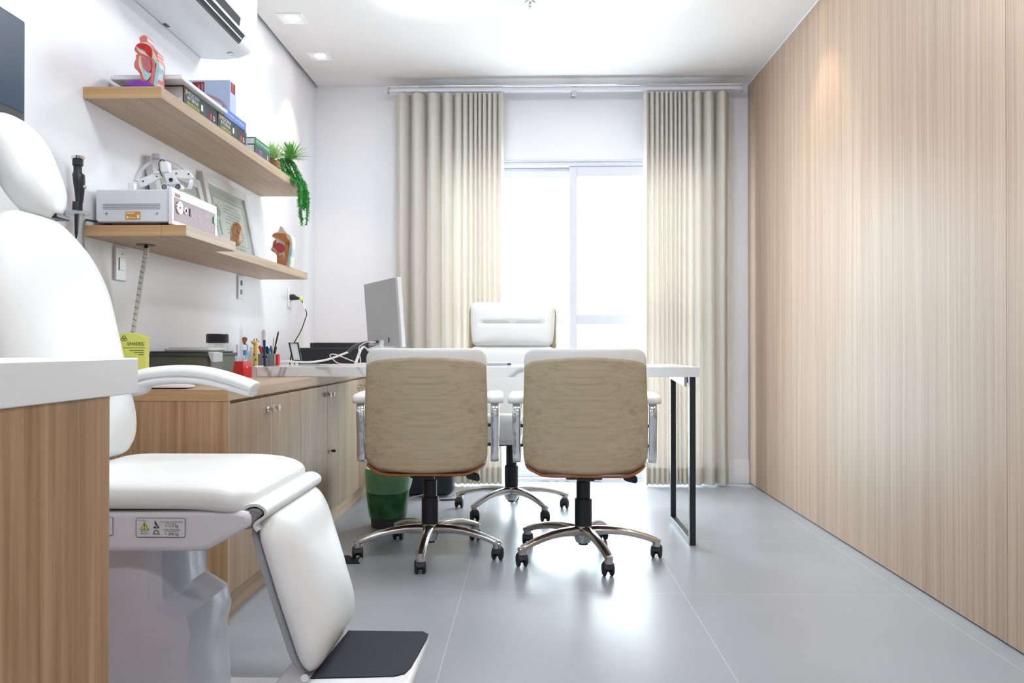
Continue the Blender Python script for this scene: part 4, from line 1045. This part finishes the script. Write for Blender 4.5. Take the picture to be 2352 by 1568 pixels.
SD = [([(1060, 890), (1070, 960), (1120, 1040), (1190, 1100), (1240, 1160), (1245, 1280), (1245, 1370)], 3.96),
      ([(1080, 880), (1130, 980), (1200, 1070), (1255, 1150), (1275, 1300), (1270, 1450), (1278, 1560)], 4.0),
      ([(1110, 875), (1170, 950), (1225, 1040), (1290, 1130), (1330, 1250), (1330, 1400), (1322, 1555)], 4.02),
      ([(1130, 880), (1200, 960), (1250, 1060), (1300, 1180), (1305, 1300), (1300, 1410)], 3.98),
      ([(1040, 890), (1050, 960), (1110, 1050), (1185, 1110), (1235, 1130), (1265, 1200), (1265, 1400)], 3.94),
      ([(1150, 890), (1215, 970), (1240, 1060), (1290, 1120), (1320, 1200), (1335, 1330), (1330, 1420)], 4.03),
      ([(1100, 890), (1150, 980), (1180, 1060), (1250, 1110), (1295, 1220), (1290, 1400)], 4.0),
      ([(1160, 880), (1230, 1000), (1280, 1100), (1315, 1180), (1318, 1390)], 4.05)]
SD += [([(x+(-14 if k_ % 2 else 12), y+5) for x, y in ps_[:-1]]+[(ps_[-1][0]+6, ps_[-1][1]-60)], Y+.012) for k_, (ps_, Y) in enumerate(SD[:])]
for i, (ps_, Y) in enumerate(SD):
    strand([C3(x, y, Y-.055) for x, y in ps_], 20+i, M_trail if i % 2 else mat('strand_green%d' % i, (.06, .38, .07), .45, noise=.5, nscale=60))

# ================================================================== COUNTER ITEMS
C7 = lambda x, y, Y: at(260+x/5.2275, 620+y/5.2275, Y=Y)
# yellow sharps box
yb = thing('sharps_box', 'yellow cardboard sharps disposal box behind the examination chair backrest', 'box', (-1.35, 2.75, CT))
x1 = at(335, 800, Y=2.63).x
U_ = Vector((1, .30, 0)).normalized(); W_ = .080; D_ = Vector((-.022, .070, 0)); O_ = Vector((x1, 2.63, CT))-U_*W_
def yq(u, z, o=0): return O_+U_*u+Vector((0, 0, z-CT))-Vector((-.287, .958, 0))*o
yb.location = O_
MB().prism([yq(0, CT), yq(W_, CT), yq(W_, .910), yq(W_-.035, .925), yq(0, .922)], D_).build('box', M_yellow, yb, bevel=.001)
text('GRANDESC', .052, M_ink, yb, yq(.024, .883, .0006), U_, (0, 0, 1), height=.011)
def yrule(u0, u1, z, h): return MB().prism([yq(u0, z, .0005), yq(u1, z, .0005), yq(u1, z+h, .0005), yq(u0, z+h, .0005)], (0, -.0004, 0))
yrule(.012, W_-.002, .875, .0009).build('rule', M_ink, yb)
mb = MB()
for k in range(3):
    q_ = yrule(.030+k*.014, W_-.006, .866-k*.007, .0016); mb.add(q_.v, q_.f)
mb.build('small_print', M_ink, yb)
hz_c = yq(.014, .905, .001)
mb = MB()
for k in range(3):
    an = PI/2+k*2*PI/3; mb.lathe([(.0035, 0), (.0052, .0004)], hz_c+Vector((.0048*math.cos(an), .0014*math.cos(an), .0048*math.sin(an))), 14, (.287, -.958, 0))
mb.build('hazard_symbol', M_ink, yb)
# spiral cable tidy hanging from the grommet
gt = thing('cable_grommet', 'black round cable grommet under the lower oak shelf', 'grommet', at(347, 570, Z=1.224))
g0 = at(347, 570, Z=1.226)
MB().lathe([(0, 0), (.030, 0), (.032, .002), (0, .002)], (g0.x+.02, g0.y-.08, 1.2258), 24).build('disc', M_black, gt)
G = Vector((g0.x+.02, g0.y-.08, 1.225))
cs = thing('spiral_cable_sleeve', 'white spiral cable sleeve hanging from the shelf grommet to the counter', 'cable', G-Vector((0, 0, .3)))
end = at(300, 800, X=-1.385); pts = smoothpath([G, G+Vector((.0, .0, -.03)), G.lerp(end, .35)+Vector((-.004, .012, 0)), G.lerp(end, .7)+Vector((-.002, .008, 0)), end], 8)
MB().tube(pts[4:], .0085, 12).build('sleeve', M_lgrey3 if 'M_lgrey3' in globals() else mat('sleeve_grey', (.80, .80, .78), .5), cs)
MB().tube(pts[:6], .006, 10).build('cable', M_black, cs)
mb = MB(); N = len(pts)
for k in range(20):
    f = .12+.86*k/20; i = f*(N-1); p = pts[int(i)].lerp(pts[min(N-1, int(i)+1)], i-int(i))
    d = (pts[min(N-1, int(i)+1)]-pts[int(i)-1]).normalized()
    loop = []
    for j in range(9):
        aa = -PI/2-.9+1.8*j/8; loop.append(p+Vector((math.cos(aa), math.sin(aa), 0))*.0088+d*(.006*(j/8-.5)))
    mb.tube(loop, .0009, 4)
mb.build('spiral_gap', M_dark, cs)
# storage bin
sb_ = thing('storage_bin', 'smoky grey plastic storage bin with dark lid on the oak counter', 'storage box', (-1.24, 3.02, CT))
bx0, bx1 = -1.40, C7(1150, 1000, 2.9).x
out = rrect(bx1-bx0, .28, .025, 5, (bx0+bx1)/2, 3.04)
vs = [(u*1.0, v, CT) for u, v in rrect(bx1-bx0-.02, .26, .025, 5, (bx0+bx1)/2, 3.04)]+[(u, v, .843) for u, v in out]
n_ = len(out)
MB().add(vs, [tuple(range(n_))[::-1]]+[(i, (i+1) % n_, n_+(i+1) % n_, n_+i) for i in range(n_)]).build('tub', mat('smoke_solid', (.10, .115, .10), .25), sb_)
out2 = rrect(bx1-bx0+.016, .296, .03, 5, (bx0+bx1)/2, 3.04)
MB().prism([(u, v, .843) for u, v in out2], (0, 0, .012)).prism([(u, v, .855) for u, v in rrect(bx1-bx0-.01, .27, .03, 5, (bx0+bx1)/2, 3.04)], (0, 0, .007)).build('lid', M_dark, sb_, bevel=.003, seg=3)
MB().prism([(bx1+.008, 2.90, .822), (bx1+.016, 2.90, .822), (bx1+.016, 2.90, .856), (bx1-.004, 2.90, .860), (bx1-.004, 2.90, .852)], (0, .09, 0)).build('latch', M_lgrey, sb_, bevel=.002)
B(bx0+.06, bx1-.04, 2.8995, 2.9005, .775, .815).build('front_recess', mat('smoke_line', (.06, .07, .06), .3), sb_)
ty = thing('instrument_tray', 'shallow cream tray lying on the storage bin lid', 'tray', (-1.25, 3.05, .862))
c0, c1 = C7(600, 920, 2.96), C7(1165, 920, 2.96)
out = rrect(c1.x-c0.x, .17, .02, 5, (c0.x+c1.x)/2, 3.04)
MB().prism([(u, v, .8622) for u, v in out], (0, 0, .010)).build('tray', mat('tray_cream', (.62, .63, .56), .3), ty, bevel=.003, seg=3)
B(c0.x+.012, c1.x-.012, 2.975, 3.105, .872, .876).build('instrument_row', M_lgrey, ty, bevel=.001)
# jar
jr = thing('glass_jar', 'clear glass jar with black lid behind the storage bin', 'jar', (0, 0, 0)); jc = C7(1250, 850, 3.24); jr.location = (jc.x, 3.24, CT)
MB().lathe([(0, .002), (.038, .002), (.041, .01), (.041, .135), (.032, .150), (.032, .156)], (jc.x, 3.24, CT), 32).build('glass_body', M_acryl, jr)
MB().lathe([(.0, .150), (.043, .150), (.043, .184), (.040, .187), (0, .187)], (jc.x, 3.24, CT), 32).build('lid', M_black, jr)
MB().lathe([(0, .004), (.036, .004), (.037, .09), (0, .092)], (jc.x, 3.24, CT), 24).build('cotton_contents', M_paper, jr)
# flat packet
pk = MB().pad(rrect(.20, .09, .02, 5, per=.03), .010, .004, lambda u, v, n: Vector((-1.20+u, 2.60+v, CT+.006+n)), p=3).build('soft_packet', mat('packet_pink', (.62, .55, .54), .5, noise=.2, nscale=40))
tag(pk, 'soft pinkish packet lying flat at the near end of the oak counter', 'packet')
# small bottles and things
def bottle(name, lab, cx, cy, z0, h, r, mb_, mc, ch=.02, cr=None, grp=None):
    t = thing(name, lab, 'bottle', (cx, cy, z0), grp); cr = cr or r*.45
    MB().lathe([(0, .001), (r*.92, .001), (r, .006), (r, h*.72), (r*.5, h*.86), (cr*.8, h*.88), (cr*.8, h)], (cx, cy, z0), 24).build('body', mb_, t)
    MB().lathe([(0, h-.002), (cr, h-.002), (cr, h+ch), (0, h+ch)], (cx, cy, z0), 20).build('cap', mc, t)
    return t
c = C7(1405, 1100, 3.42); bottle('small_bottle', 'small clear bottle with white cap behind the red box', C7(1490, 1000, 3.66).x, 3.66, CT, .10, .016, M_liq, M_plast, .045, .006)
x_ = C7(1585, 1000, 3.66).x
bottle('sanitizer_bottle', 'clear bottle with a bright blue cap standing behind the red box', x_, 3.66, CT, .098, .019, M_liq, M_blue, .022, .010)
rb = thing('red_box', 'small red cardboard box on the oak counter left of the marble desk', 'box', (-1.28, 3.6, CT))
r0, r1, r2 = C7(1385, 1285, 3.52), C7(1560, 1285, 3.48), C7(1660, 1285, 3.56)
zt_ = C7(1560, 1097, 3.48).z
MB().prism([(r0.x, 3.52, CT), (r1.x, 3.48, CT), (r2.x, 3.565, CT), (r0.x+.02, 3.61, CT)], (0, 0, zt_-CT)).build('box', M_red, rb, bevel=.001)
p_ = C7(1610, 1165, 3.51); MB().ell((p_.x, p_.y-.004, p_.z), (.004, .002, .004), 10, 6).build('white_mark', M_paper, rb)
dp = MB()
x0_, x1_ = C7(1668, 1100, 3.60).x, -1.205
pp = thing('paper_pile', 'pile of white paper slips between the red box and the marble desk', 'papers', (-1.23, 3.6, CT))
for k in range(7): MB().box(x0_+.001*(k % 3), -1.2275-.001*(k % 2), 3.585+.001*(k % 2), 3.69, CT+k*.007, CT+k*.007+.0062).build('sheets', M_paper, pp)
# pen holder and pens
ph_ = thing('pen_holder', 'grey perforated pen holder cup near the wall', 'pen holder', (0, 0, 0))
hx0, hx1 = C7(1765, 1000, 3.86).x, C7(1960, 1000, 3.86).x; hx0 -= .012; hx1 -= .012; hc_ = (hx0+hx1)/2; hz1 = C7(1860, 1005, 3.86).z
ph_.location = (hc_, 3.90, CT)
w2 = (hx1-hx0)/2
m = MB()
for (a0_, a1_, b0_, b1_) in ((-w2, w2, -w2, -w2+.003), (-w2, w2, w2-.003, w2), (-w2, -w2+.003, -w2, w2), (w2-.003, w2, -w2, w2)):
    m.box(hc_+a0_, hc_+a1_, 3.90+b0_, 3.90+b1_, CT, hz1)
m.box(hc_-w2, hc_+w2, 3.90-w2, 3.90+w2, CT, CT+.003); m.build('cup', M_grey, ph_, bevel=.001)
mb = MB()
for i in range(2):
    for j in range(3): mb.cyl((hc_-.006+i*.022, 3.90-w2-.0006, hz1-.018-j*.018), (hc_-.006+i*.022, 3.90-w2+.0002, hz1-.018-j*.018), .0028, n=10)
mb.build('hole', M_ink, ph_)
def pen(lab, x0, y0, x1, y1, col, r=.0042, tipc=None, name='pen', Y=3.9):
    top = C7(x1, y1, Y); bot = C7(x0, y0, Y); d = (top-bot).normalized(); base = bot-d*.03
    if base.z < CT+.004: base = bot+d*((CT+.006-bot.z)/d.z)
    t = thing(name, lab, 'pen', base, 'pens and tools in the grey pen holder')
    L = (top-base).length
    MB().tube([base, base+d*L*.93, top], [r, r, r*.5], 10).build('barrel', col, t)
    MB().tube([base+d*L*.55, base+d*L*.93], [r*1.15, r*1.15], 10).build('cap', tipc or col, t)
    return t
M_navy = mat('navy', (.015, .025, .12), .3); M_redp = mat('red_pen', (.55, .02, .03), .35); M_gp = mat('green_pen', (.0, .35, .2), .35); M_bp = mat('blue_pen', (.06, .06, .5), .35); M_wd = mat('wood_stick', (.65, .5, .3), .6)
pen('red handled pen in the grey holder', 1785, 1010, 1755, 905, M_redp, .006)
pen('black pen leaning left in the grey holder', 1800, 1010, 1785, 920, M_black, .005, Y=3.91)
pen('black marker in the middle of the grey holder', 1850, 1010, 1845, 915, M_black, .006, Y=3.92)
pen('green pen in the grey holder', 1870, 1010, 1873, 935, M_gp, .0045)
pen('blue pen leaning left in the grey holder', 1905, 1010, 1890, 905, M_bp, .004)
pen('thin wooden stick in the grey holder', 1915, 1010, 1928, 805, M_wd, .0022, name='wooden_stick')
pen('long black pencil leaning right, tallest in the grey holder', 1925, 1010, 1985, 735, M_black, .0035, name='pencil', Y=3.91)
pen('short black pen leaning right in the grey holder', 1935, 1010, 1955, 915, M_black, .005, Y=3.89)
nv = thing('otoscope', 'dark navy pen-shaped instrument standing in front of the grey holder', 'instrument', (0, 0, 0))
x_ = C7(1815, 900, 3.82).x; nv.location = (x_, 3.82, CT)
zt2 = C7(1812, 838, 3.82).z
MB().tube([(x_+.004, 3.82, CT+.001), (x_+.002, 3.82, CT+.05), (x_, 3.82, zt2)], [.005, .006, .006], 12).build('handle', M_navy, nv)
MB().obox((x_+.001, 3.82, C7(1815, 1040, 3.82).z), (.012, .004, .004), (1, 0, 0), (0, 1, 0), (0, 0, 1)).build('clip', M_navy, nv, bevel=.001)
MB().ell((x_+.002, 3.82, CT+.012), (.008, .008, .010), 10, 6).build('head', M_navy, nv)
rt_ = MB().box(hx1+.0008, hx1+.010, 3.90-.01, 3.90+.02, CT, C7(1965, 1015, 3.9).z).build('red_card', M_red); tag(rt_, 'small red card tucked against the right side of the pen holder', 'card')
# giraffe
gx = C7(1708, 1000, 3.76).x
gr = thing('giraffe_figurine', 'yellow giraffe figurine with dark spots left of the pen holder', 'figurine', (gx, 3.76, CT))
gy = mat('giraffe_yellow', (.70, .50, .12), .5); gh = C7(1710, 880, 3.76).z
MB().tube([(gx, 3.76, CT), (gx, 3.76, CT+.05), (gx, 3.76, gh-.012), (gx, 3.76, gh-.004)], [.013, .012, .010, .011], 14).build('body', gy, gr)
MB().ell((gx-.004, 3.755, gh+.004), (.014, .012, .010), 14, 8).build('head', gy, gr)
for s_ in (-1, 1):
    MB().tube([(gx+s_*.006, 3.76, gh+.010), (gx+s_*.006, 3.76, gh+.022)], [.0018, .0025], 6).build('horn', M_dark, gr)
    MB().ell((gx+s_*.016-.002, 3.76, gh+.009), (.006, .003, .003), 8, 5).build('ear', gy, gr)
mb = MB()
for dx, z in ((-.004, CT+.045), (.005, CT+.075), (-.003, CT+.098), (.004, CT+.020)): mb.ell((gx+dx, 3.76-.0115, z), (.004, .002, .0045), 8, 5)
mb.build('spot', M_dark, gr)
# tongue-shaped ear figure on a stand
ex_ = C7(1575, 850, 3.80)
ef = thing('hearing_aid_model', 'small brown ear shape on a thin stand behind the blue capped bottle', 'anatomical model', (ex_.x, 3.80, CT))
M_brn = mat('brown_flesh', (.34, .15, .08), .4)
o_ = [C7(x, y, 3.80) for x, y in ((1545, 820), (1570, 803), (1602, 815), (1600, 845), (1585, 870), (1590, 890), (1565, 895), (1552, 865))]
MB().prism(smoothpath(o_, 3, True), (0, .012, 0)).build('ear_shape', M_brn, ef, bevel=.002)
MB().tube(smoothpath([C7(1580, 890, 3.806), C7(1605, 900, 3.806), C7(1608, 950, 3.806), (ex_.x+.004, 3.806, CT+.06), (ex_.x+.004, 3.806, CT)], 5), .0018, 6).build('stand', M_dark, ef)
# slim white gadget and white box behind
wg_ = MB().tube([(C7(1812, 900, 3.99).x, 3.99, CT), (C7(1812, 900, 3.99).x, 3.99, C7(1812, 740, 3.99).z), (C7(1812, 900, 3.99).x, 3.99, C7(1812, 715, 3.99).z)], [.012, .012, .005], 14).build('white_wand', mat('wand_grey', (.66, .66, .66), .4)); tag(wg_, 'pale slim wand standing behind the pen holder', 'instrument')
wb = thing('white_carton', 'small white carton behind the giraffe figurine', 'box', (C7(1650, 1000, 3.88).x, 3.88, CT))
a_, b_ = C7(1615, 960, 3.86), C7(1685, 960, 3.86)
B(a_.x, b_.x, 3.85, 3.90, CT, C7(1650, 965, 3.86).z).build('carton', M_paper, wb, bevel=.002)
MB().cyl(((a_.x+b_.x)/2, 3.875, C7(1650, 965, 3.86).z), ((a_.x+b_.x)/2, 3.875, C7(1650, 925, 3.86).z), .009, n=14).build('cap', M_paper, wb)
# little tilted screen
C8 = lambda x, y, Y: at(560+x/5.2275, 620+y/5.2275, Y=Y)
sm = thing('small_mirror', 'small black framed mirror on splayed legs left of the printer', 'mirror', (-1.25, 4.2, CT))
q4 = [C8(545, 875, 4.22), C8(650, 875, 4.22), C8(690, 1085, 4.18), C8(590, 1085, 4.18)]
MB().tube(q4, .005, 6, closed=True).build('frame', M_black, sm)
MB().prism([q4[0], q4[1], q4[2], q4[3]], (0, .003, 0)).build('glass', mat('mirror_grey', (.62, .64, .62), .3), sm)
for (x, y, x2) in ((570, 1000, 545), (655, 1000, 690), (610, 1085, 620)):
    a_ = C8(x, y, 4.2); e_ = C8(x2, 1110, 4.2); MB().tube([a_, (e_.x, 4.19, CT)], .0035, 6).build('leg', M_black, sm)
# printer
pr_ = thing('printer', 'black printer in the corner behind the marble desk', 'printer', (-1.1, 4.55, CT))
px0, px1, px2 = C8(650, 900, 4.42).x, C8(790, 900, 4.42).x, C8(1500, 900, 4.42).x
zA, zB = C8(700, 932, 4.42).z, C8(800, 872, 4.42).z
B(px0, px2, 4.42, 4.74, CT, zA).build('body', M_blackm, pr_, bevel=.006, seg=3)
B(px1, px2, 4.425, 4.735, zA-.005, zB).build('scanner_lid', M_blackm, pr_, bevel=.004, seg=3)
B(px1+.02, px2-.02, 4.44, 4.70, zB, zB+.006).build('paper_sheet', M_paper, pr_)

# ================================================================== DESK MONITOR
Dn, Df = 3.86, 4.17
TRt, TLt = at(907, 636, Y=Dn), at(835, 653, Y=Df)
TRb, TLb = at(918.5, 797, Y=Dn-.01), at(845, 793, Y=Df-.01)
dm = thing('desktop_monitor', 'grey backed desktop monitor standing on the marble desk, turned to the doctor', 'monitor', (-.76, 4.0, DZ1))
U = (TRt-TLt).normalized(); N = (TRt-TLt).cross(TLb-TLt).normalized()
if N.x < 0: N = -N
MB().prism([TLt, TRt, TRb, TLb], N*.012).build('back_housing', M_mono, dm, bevel=.003)
MB().prism([p+N*.012 for p in (TLt, TRt, TRb, TLb)], N*.020).build('bezel', M_plast, dm, bevel=.002)
MB().prism([TLt.lerp(TRb, .03)+N*.0322, TRt.lerp(TLb, .03)+N*.0322, TRb.lerp(TLt, .03)+N*.0322, TLb.lerp(TRt, .03)+N*.0322], N*.001).build('screen', mat('desk_screen', (.02, .03, .04), .1), dm)
mid = (TLb+TRb)/2; foot = Vector((mid.x-.02, mid.y, DZ1))
MB().tube([mid+Vector((0, 0, .03)), mid+Vector((-.012, 0, -.01)), foot+Vector((0, 0, .01))], [.014, .012, .012], 10).build('stand_neck', M_plast, dm)
fa = [C8(1340, 1110, 3.95), C8(1400, 960, 4.0), C8(1440, 910, 4.05), C8(1490, 960, 4.1)]
fa[0].z = DZ1+.005
MB().tube([fa[0], fa[1], fa[2], fa[3], (mid.x-.02, mid.y, mid.z+.0)], .007, 8).build('stand_leg', M_plast, dm)
MB().tube([(foot.x, foot.y, DZ1+.006), (foot.x+.10, foot.y-.08, DZ1+.006)], .006, 8).tube([(foot.x, foot.y, DZ1+.006), (foot.x+.06, foot.y+.12, DZ1+.006)], .006, 8).tube([(foot.x, foot.y, DZ1+.006), fa[0]], .006, 8).build('stand_foot', M_plast, dm)
cn = C8(1590, 862, 3.98); MB().obox(C8(1600, 862, 4.0)-N*.004, (.014, .006, .007), U, N, (0, 0, 1)).build('connector', M_navy, dm, bevel=.002)
MB().obox(C8(1745, 840, 3.93)-N*.002, (.003, .002, .012), U, N, (0, 0, 1)).build('socket_slot', M_dark, dm)
# cables on the desk
wc = thing('white_cable', 'thick white cable running across the marble desk to the monitor', 'cable', (-.95, 3.95, DZ1))
def onz(p, z): return Vector((p.x, p.y, max(z, p.z)))
cpts = [onz(C8(370, 1150, 3.95), DZ1+.005), C8(440, 1105, 3.97), C8(520, 1095, 3.98), C8(700, 1105, 3.98), C8(850, 1100, 3.98), C8(1000, 1075, 3.98), C8(1120, 1035, 3.98), C8(1250, 985, 3.98)]
MB().tube(smoothpath([onz(p, DZ1+.006) for p in cpts], 6), .0052, 8).build('cable_run', M_white, wc)
MB().tube(smoothpath([C8(1250, 985, 3.98), C8(1310, 930, 4.0), C8(1400, 890, 4.03), C8(1500, 870, 4.05)], 5), .009, 8).build('black_bundle', M_dark, wc)
pc2 = thing('thin_cable', 'thin pinkish cable looped on the marble desk below the monitor', 'cable', (-.75, 3.95, DZ1))
M_pc = mat('cable_pink', (.72, .64, .62), .4)
lst = [C8(1590, 865, 3.97), C8(1480, 865, 3.97), C8(1410, 900, 3.97), C8(1380, 950, 3.97), C8(1400, 1110, 3.95), C8(1330, 1100, 3.93), C8(1200, 1050, 3.93), C8(1090, 1010, 3.93), C8(1035, 1020, 3.93), C8(1060, 1060, 3.93), C8(1140, 1120, 3.93), C8(1300, 1130, 3.9), C8(1440, 1135, 3.9)]
MB().tube(smoothpath([onz(p, DZ1+.004) for p in lst], 6), .0026, 6).build('cable_run', M_pc, pc2)
lst = [(-1.0, 3.80), (-.93, 3.74), (-.84, 3.74), (-.78, 3.80), (-.86, 3.84), (-.97, 3.83)]
MB().tube(smoothpath([(x, y, DZ1+.004) for x, y in lst], 6, True), .0026, 6, closed=True).build('coil', M_pc, pc2)
# tablet on the desk
ta, tb_ = at(1118, 838, Z=DZ1+.004), at(1172, 838, Z=DZ1+.004)
tl = thing('clipboard', 'thin grey folder lying on the marble desk in front of the tall chair', 'folder', (-.18, 4.0, DZ1))
MB().prism([(-.40, 3.93, DZ1+.001), (-.115, 3.93, DZ1+.001), (-.125, 4.12, DZ1+.001), (-.40, 4.12, DZ1+.001)], (0, 0, .012)).build('folder', M_lgrey, tl, bevel=.002)
B(-.125, -.098, 3.935, 3.96, DZ1+.001, DZ1+.010).build('clip', M_dark, tl, bevel=.002)

# ================================================================== UNDER THE DESK
tb = thing('waste_bin', 'black mesh waste bin with a green plastic liner under the desk', 'waste bin', (-.70, 3.97, 0))
MB().lathe([(0, .003), (.085, .003), (.085, .006), (.108, .27), (.111, .278), (.107, .278), (.083, .012)], (-.70, 3.97, 0), 40).build('bin', M_dark, tb)
rnd = random.Random(4); n = 48; vs = []; prof = [(.100, .262), (.108, .284), (.1135, .286), (.1165, .27), (.115, .235), (.1125, .205), (.110, .17), (.104, .12), (.099, .075), (.096, .05)]
for r, h in prof:
    for k in range(n):
        a = 2*PI*k/n; rr = r*(1+.010*math.sin(5*a+h*30)+.008*math.sin(11*a-h*50))
        lim = 0 if h > .2 else (.205-h)
        side = math.cos(a-math.radians(-105))                 # liner hangs lowest towards the room
        hh = h if h > .2 else .205-lim*max(.05, min(1, .55+.75*side))
        vs.append((-.70+rr*math.cos(a), 3.97+rr*math.sin(a), hh))
def ringf(a, b): return [(i*n+k, i*n+(k+1) % n, (i+1)*n+(k+1) % n, (i+1)*n+k) for i in range(a, b) for k in range(n)]
def thinbag():
    m = bpy.data.materials.new('thin_bag'); m.use_nodes = True; nt = m.node_tree; nt.nodes.clear()
    o = nt.nodes.new('ShaderNodeOutputMaterial'); t = nt.nodes.new('ShaderNodeBsdfTransparent'); t.inputs[0].default_value = (.25, .6, .3, 1)
    g = nt.nodes.new('ShaderNodeBsdfPrincipled'); g.inputs['Base Color'].default_value = (.07, .26, .09, 1); g.inputs['Roughness'].default_value = .3
    tc = nt.nodes.new('ShaderNodeTexCoord'); nz = nt.nodes.new('ShaderNodeTexNoise'); nz.inputs['Scale'].default_value = 14
    mr = nt.nodes.new('ShaderNodeMapRange'); mr.inputs['From Min'].default_value = .35; mr.inputs['From Max'].default_value = .65; mr.inputs['To Min'].default_value = .35; mr.inputs['To Max'].default_value = .8
    mx = nt.nodes.new('ShaderNodeMixShader'); L = nt.links.new
    L(tc.outputs['Object'], nz.inputs['Vector']); L(nz.outputs['Fac'], mr.inputs['Value']); L(mr.outputs['Result'], mx.inputs[0])
    L(t.outputs[0], mx.inputs[1]); L(g.outputs[0], mx.inputs[2]); L(mx.outputs[0], o.inputs[0]); return m
MB().add(vs, ringf(0, 6)).build('liner', M_green, tb, smooth=70)
MB().add(vs, ringf(6, len(prof)-1)).build('liner_skirt', thinbag(), tb, smooth=70)
bg = thing('black_bag', 'black bag with strap on the floor under the desk behind the bin', 'bag', (-.62, 4.72, 0))
MB().pad(rrect(.30, .22, .05, 6, per=.03), .07, .07, lambda u, v, n_: Vector((-.60+u, 4.76+n_, .115+v)), p=3).build('body', M_black, bg, smooth=60)
MB().sweep(smoothpath([(-.62, 4.70, .10), (-.60, 4.66, .03), (-.54, 4.62, .006), (-.46, 4.62, .006), (-.40, 4.66, .006)], 5), [(-.001, -.012), (.001, -.012), (.001, .012), (-.001, .012)], (0, 0, 1)).build('strap', M_black, bg)
MB().tube(smoothpath([(-.72, 4.66, .004), (-.66, 4.64, .02), (-.58, 4.66, .03), (-.52, 4.60, .004)], 5), .004, 8).build('buckle_cord', M_chrome, bg)

for o in bpy.data.objects:
    if o.type == 'MESH' and o.parent is None and 'kind' not in o and 'label' not in o: print('UNTAGGED', o.name)
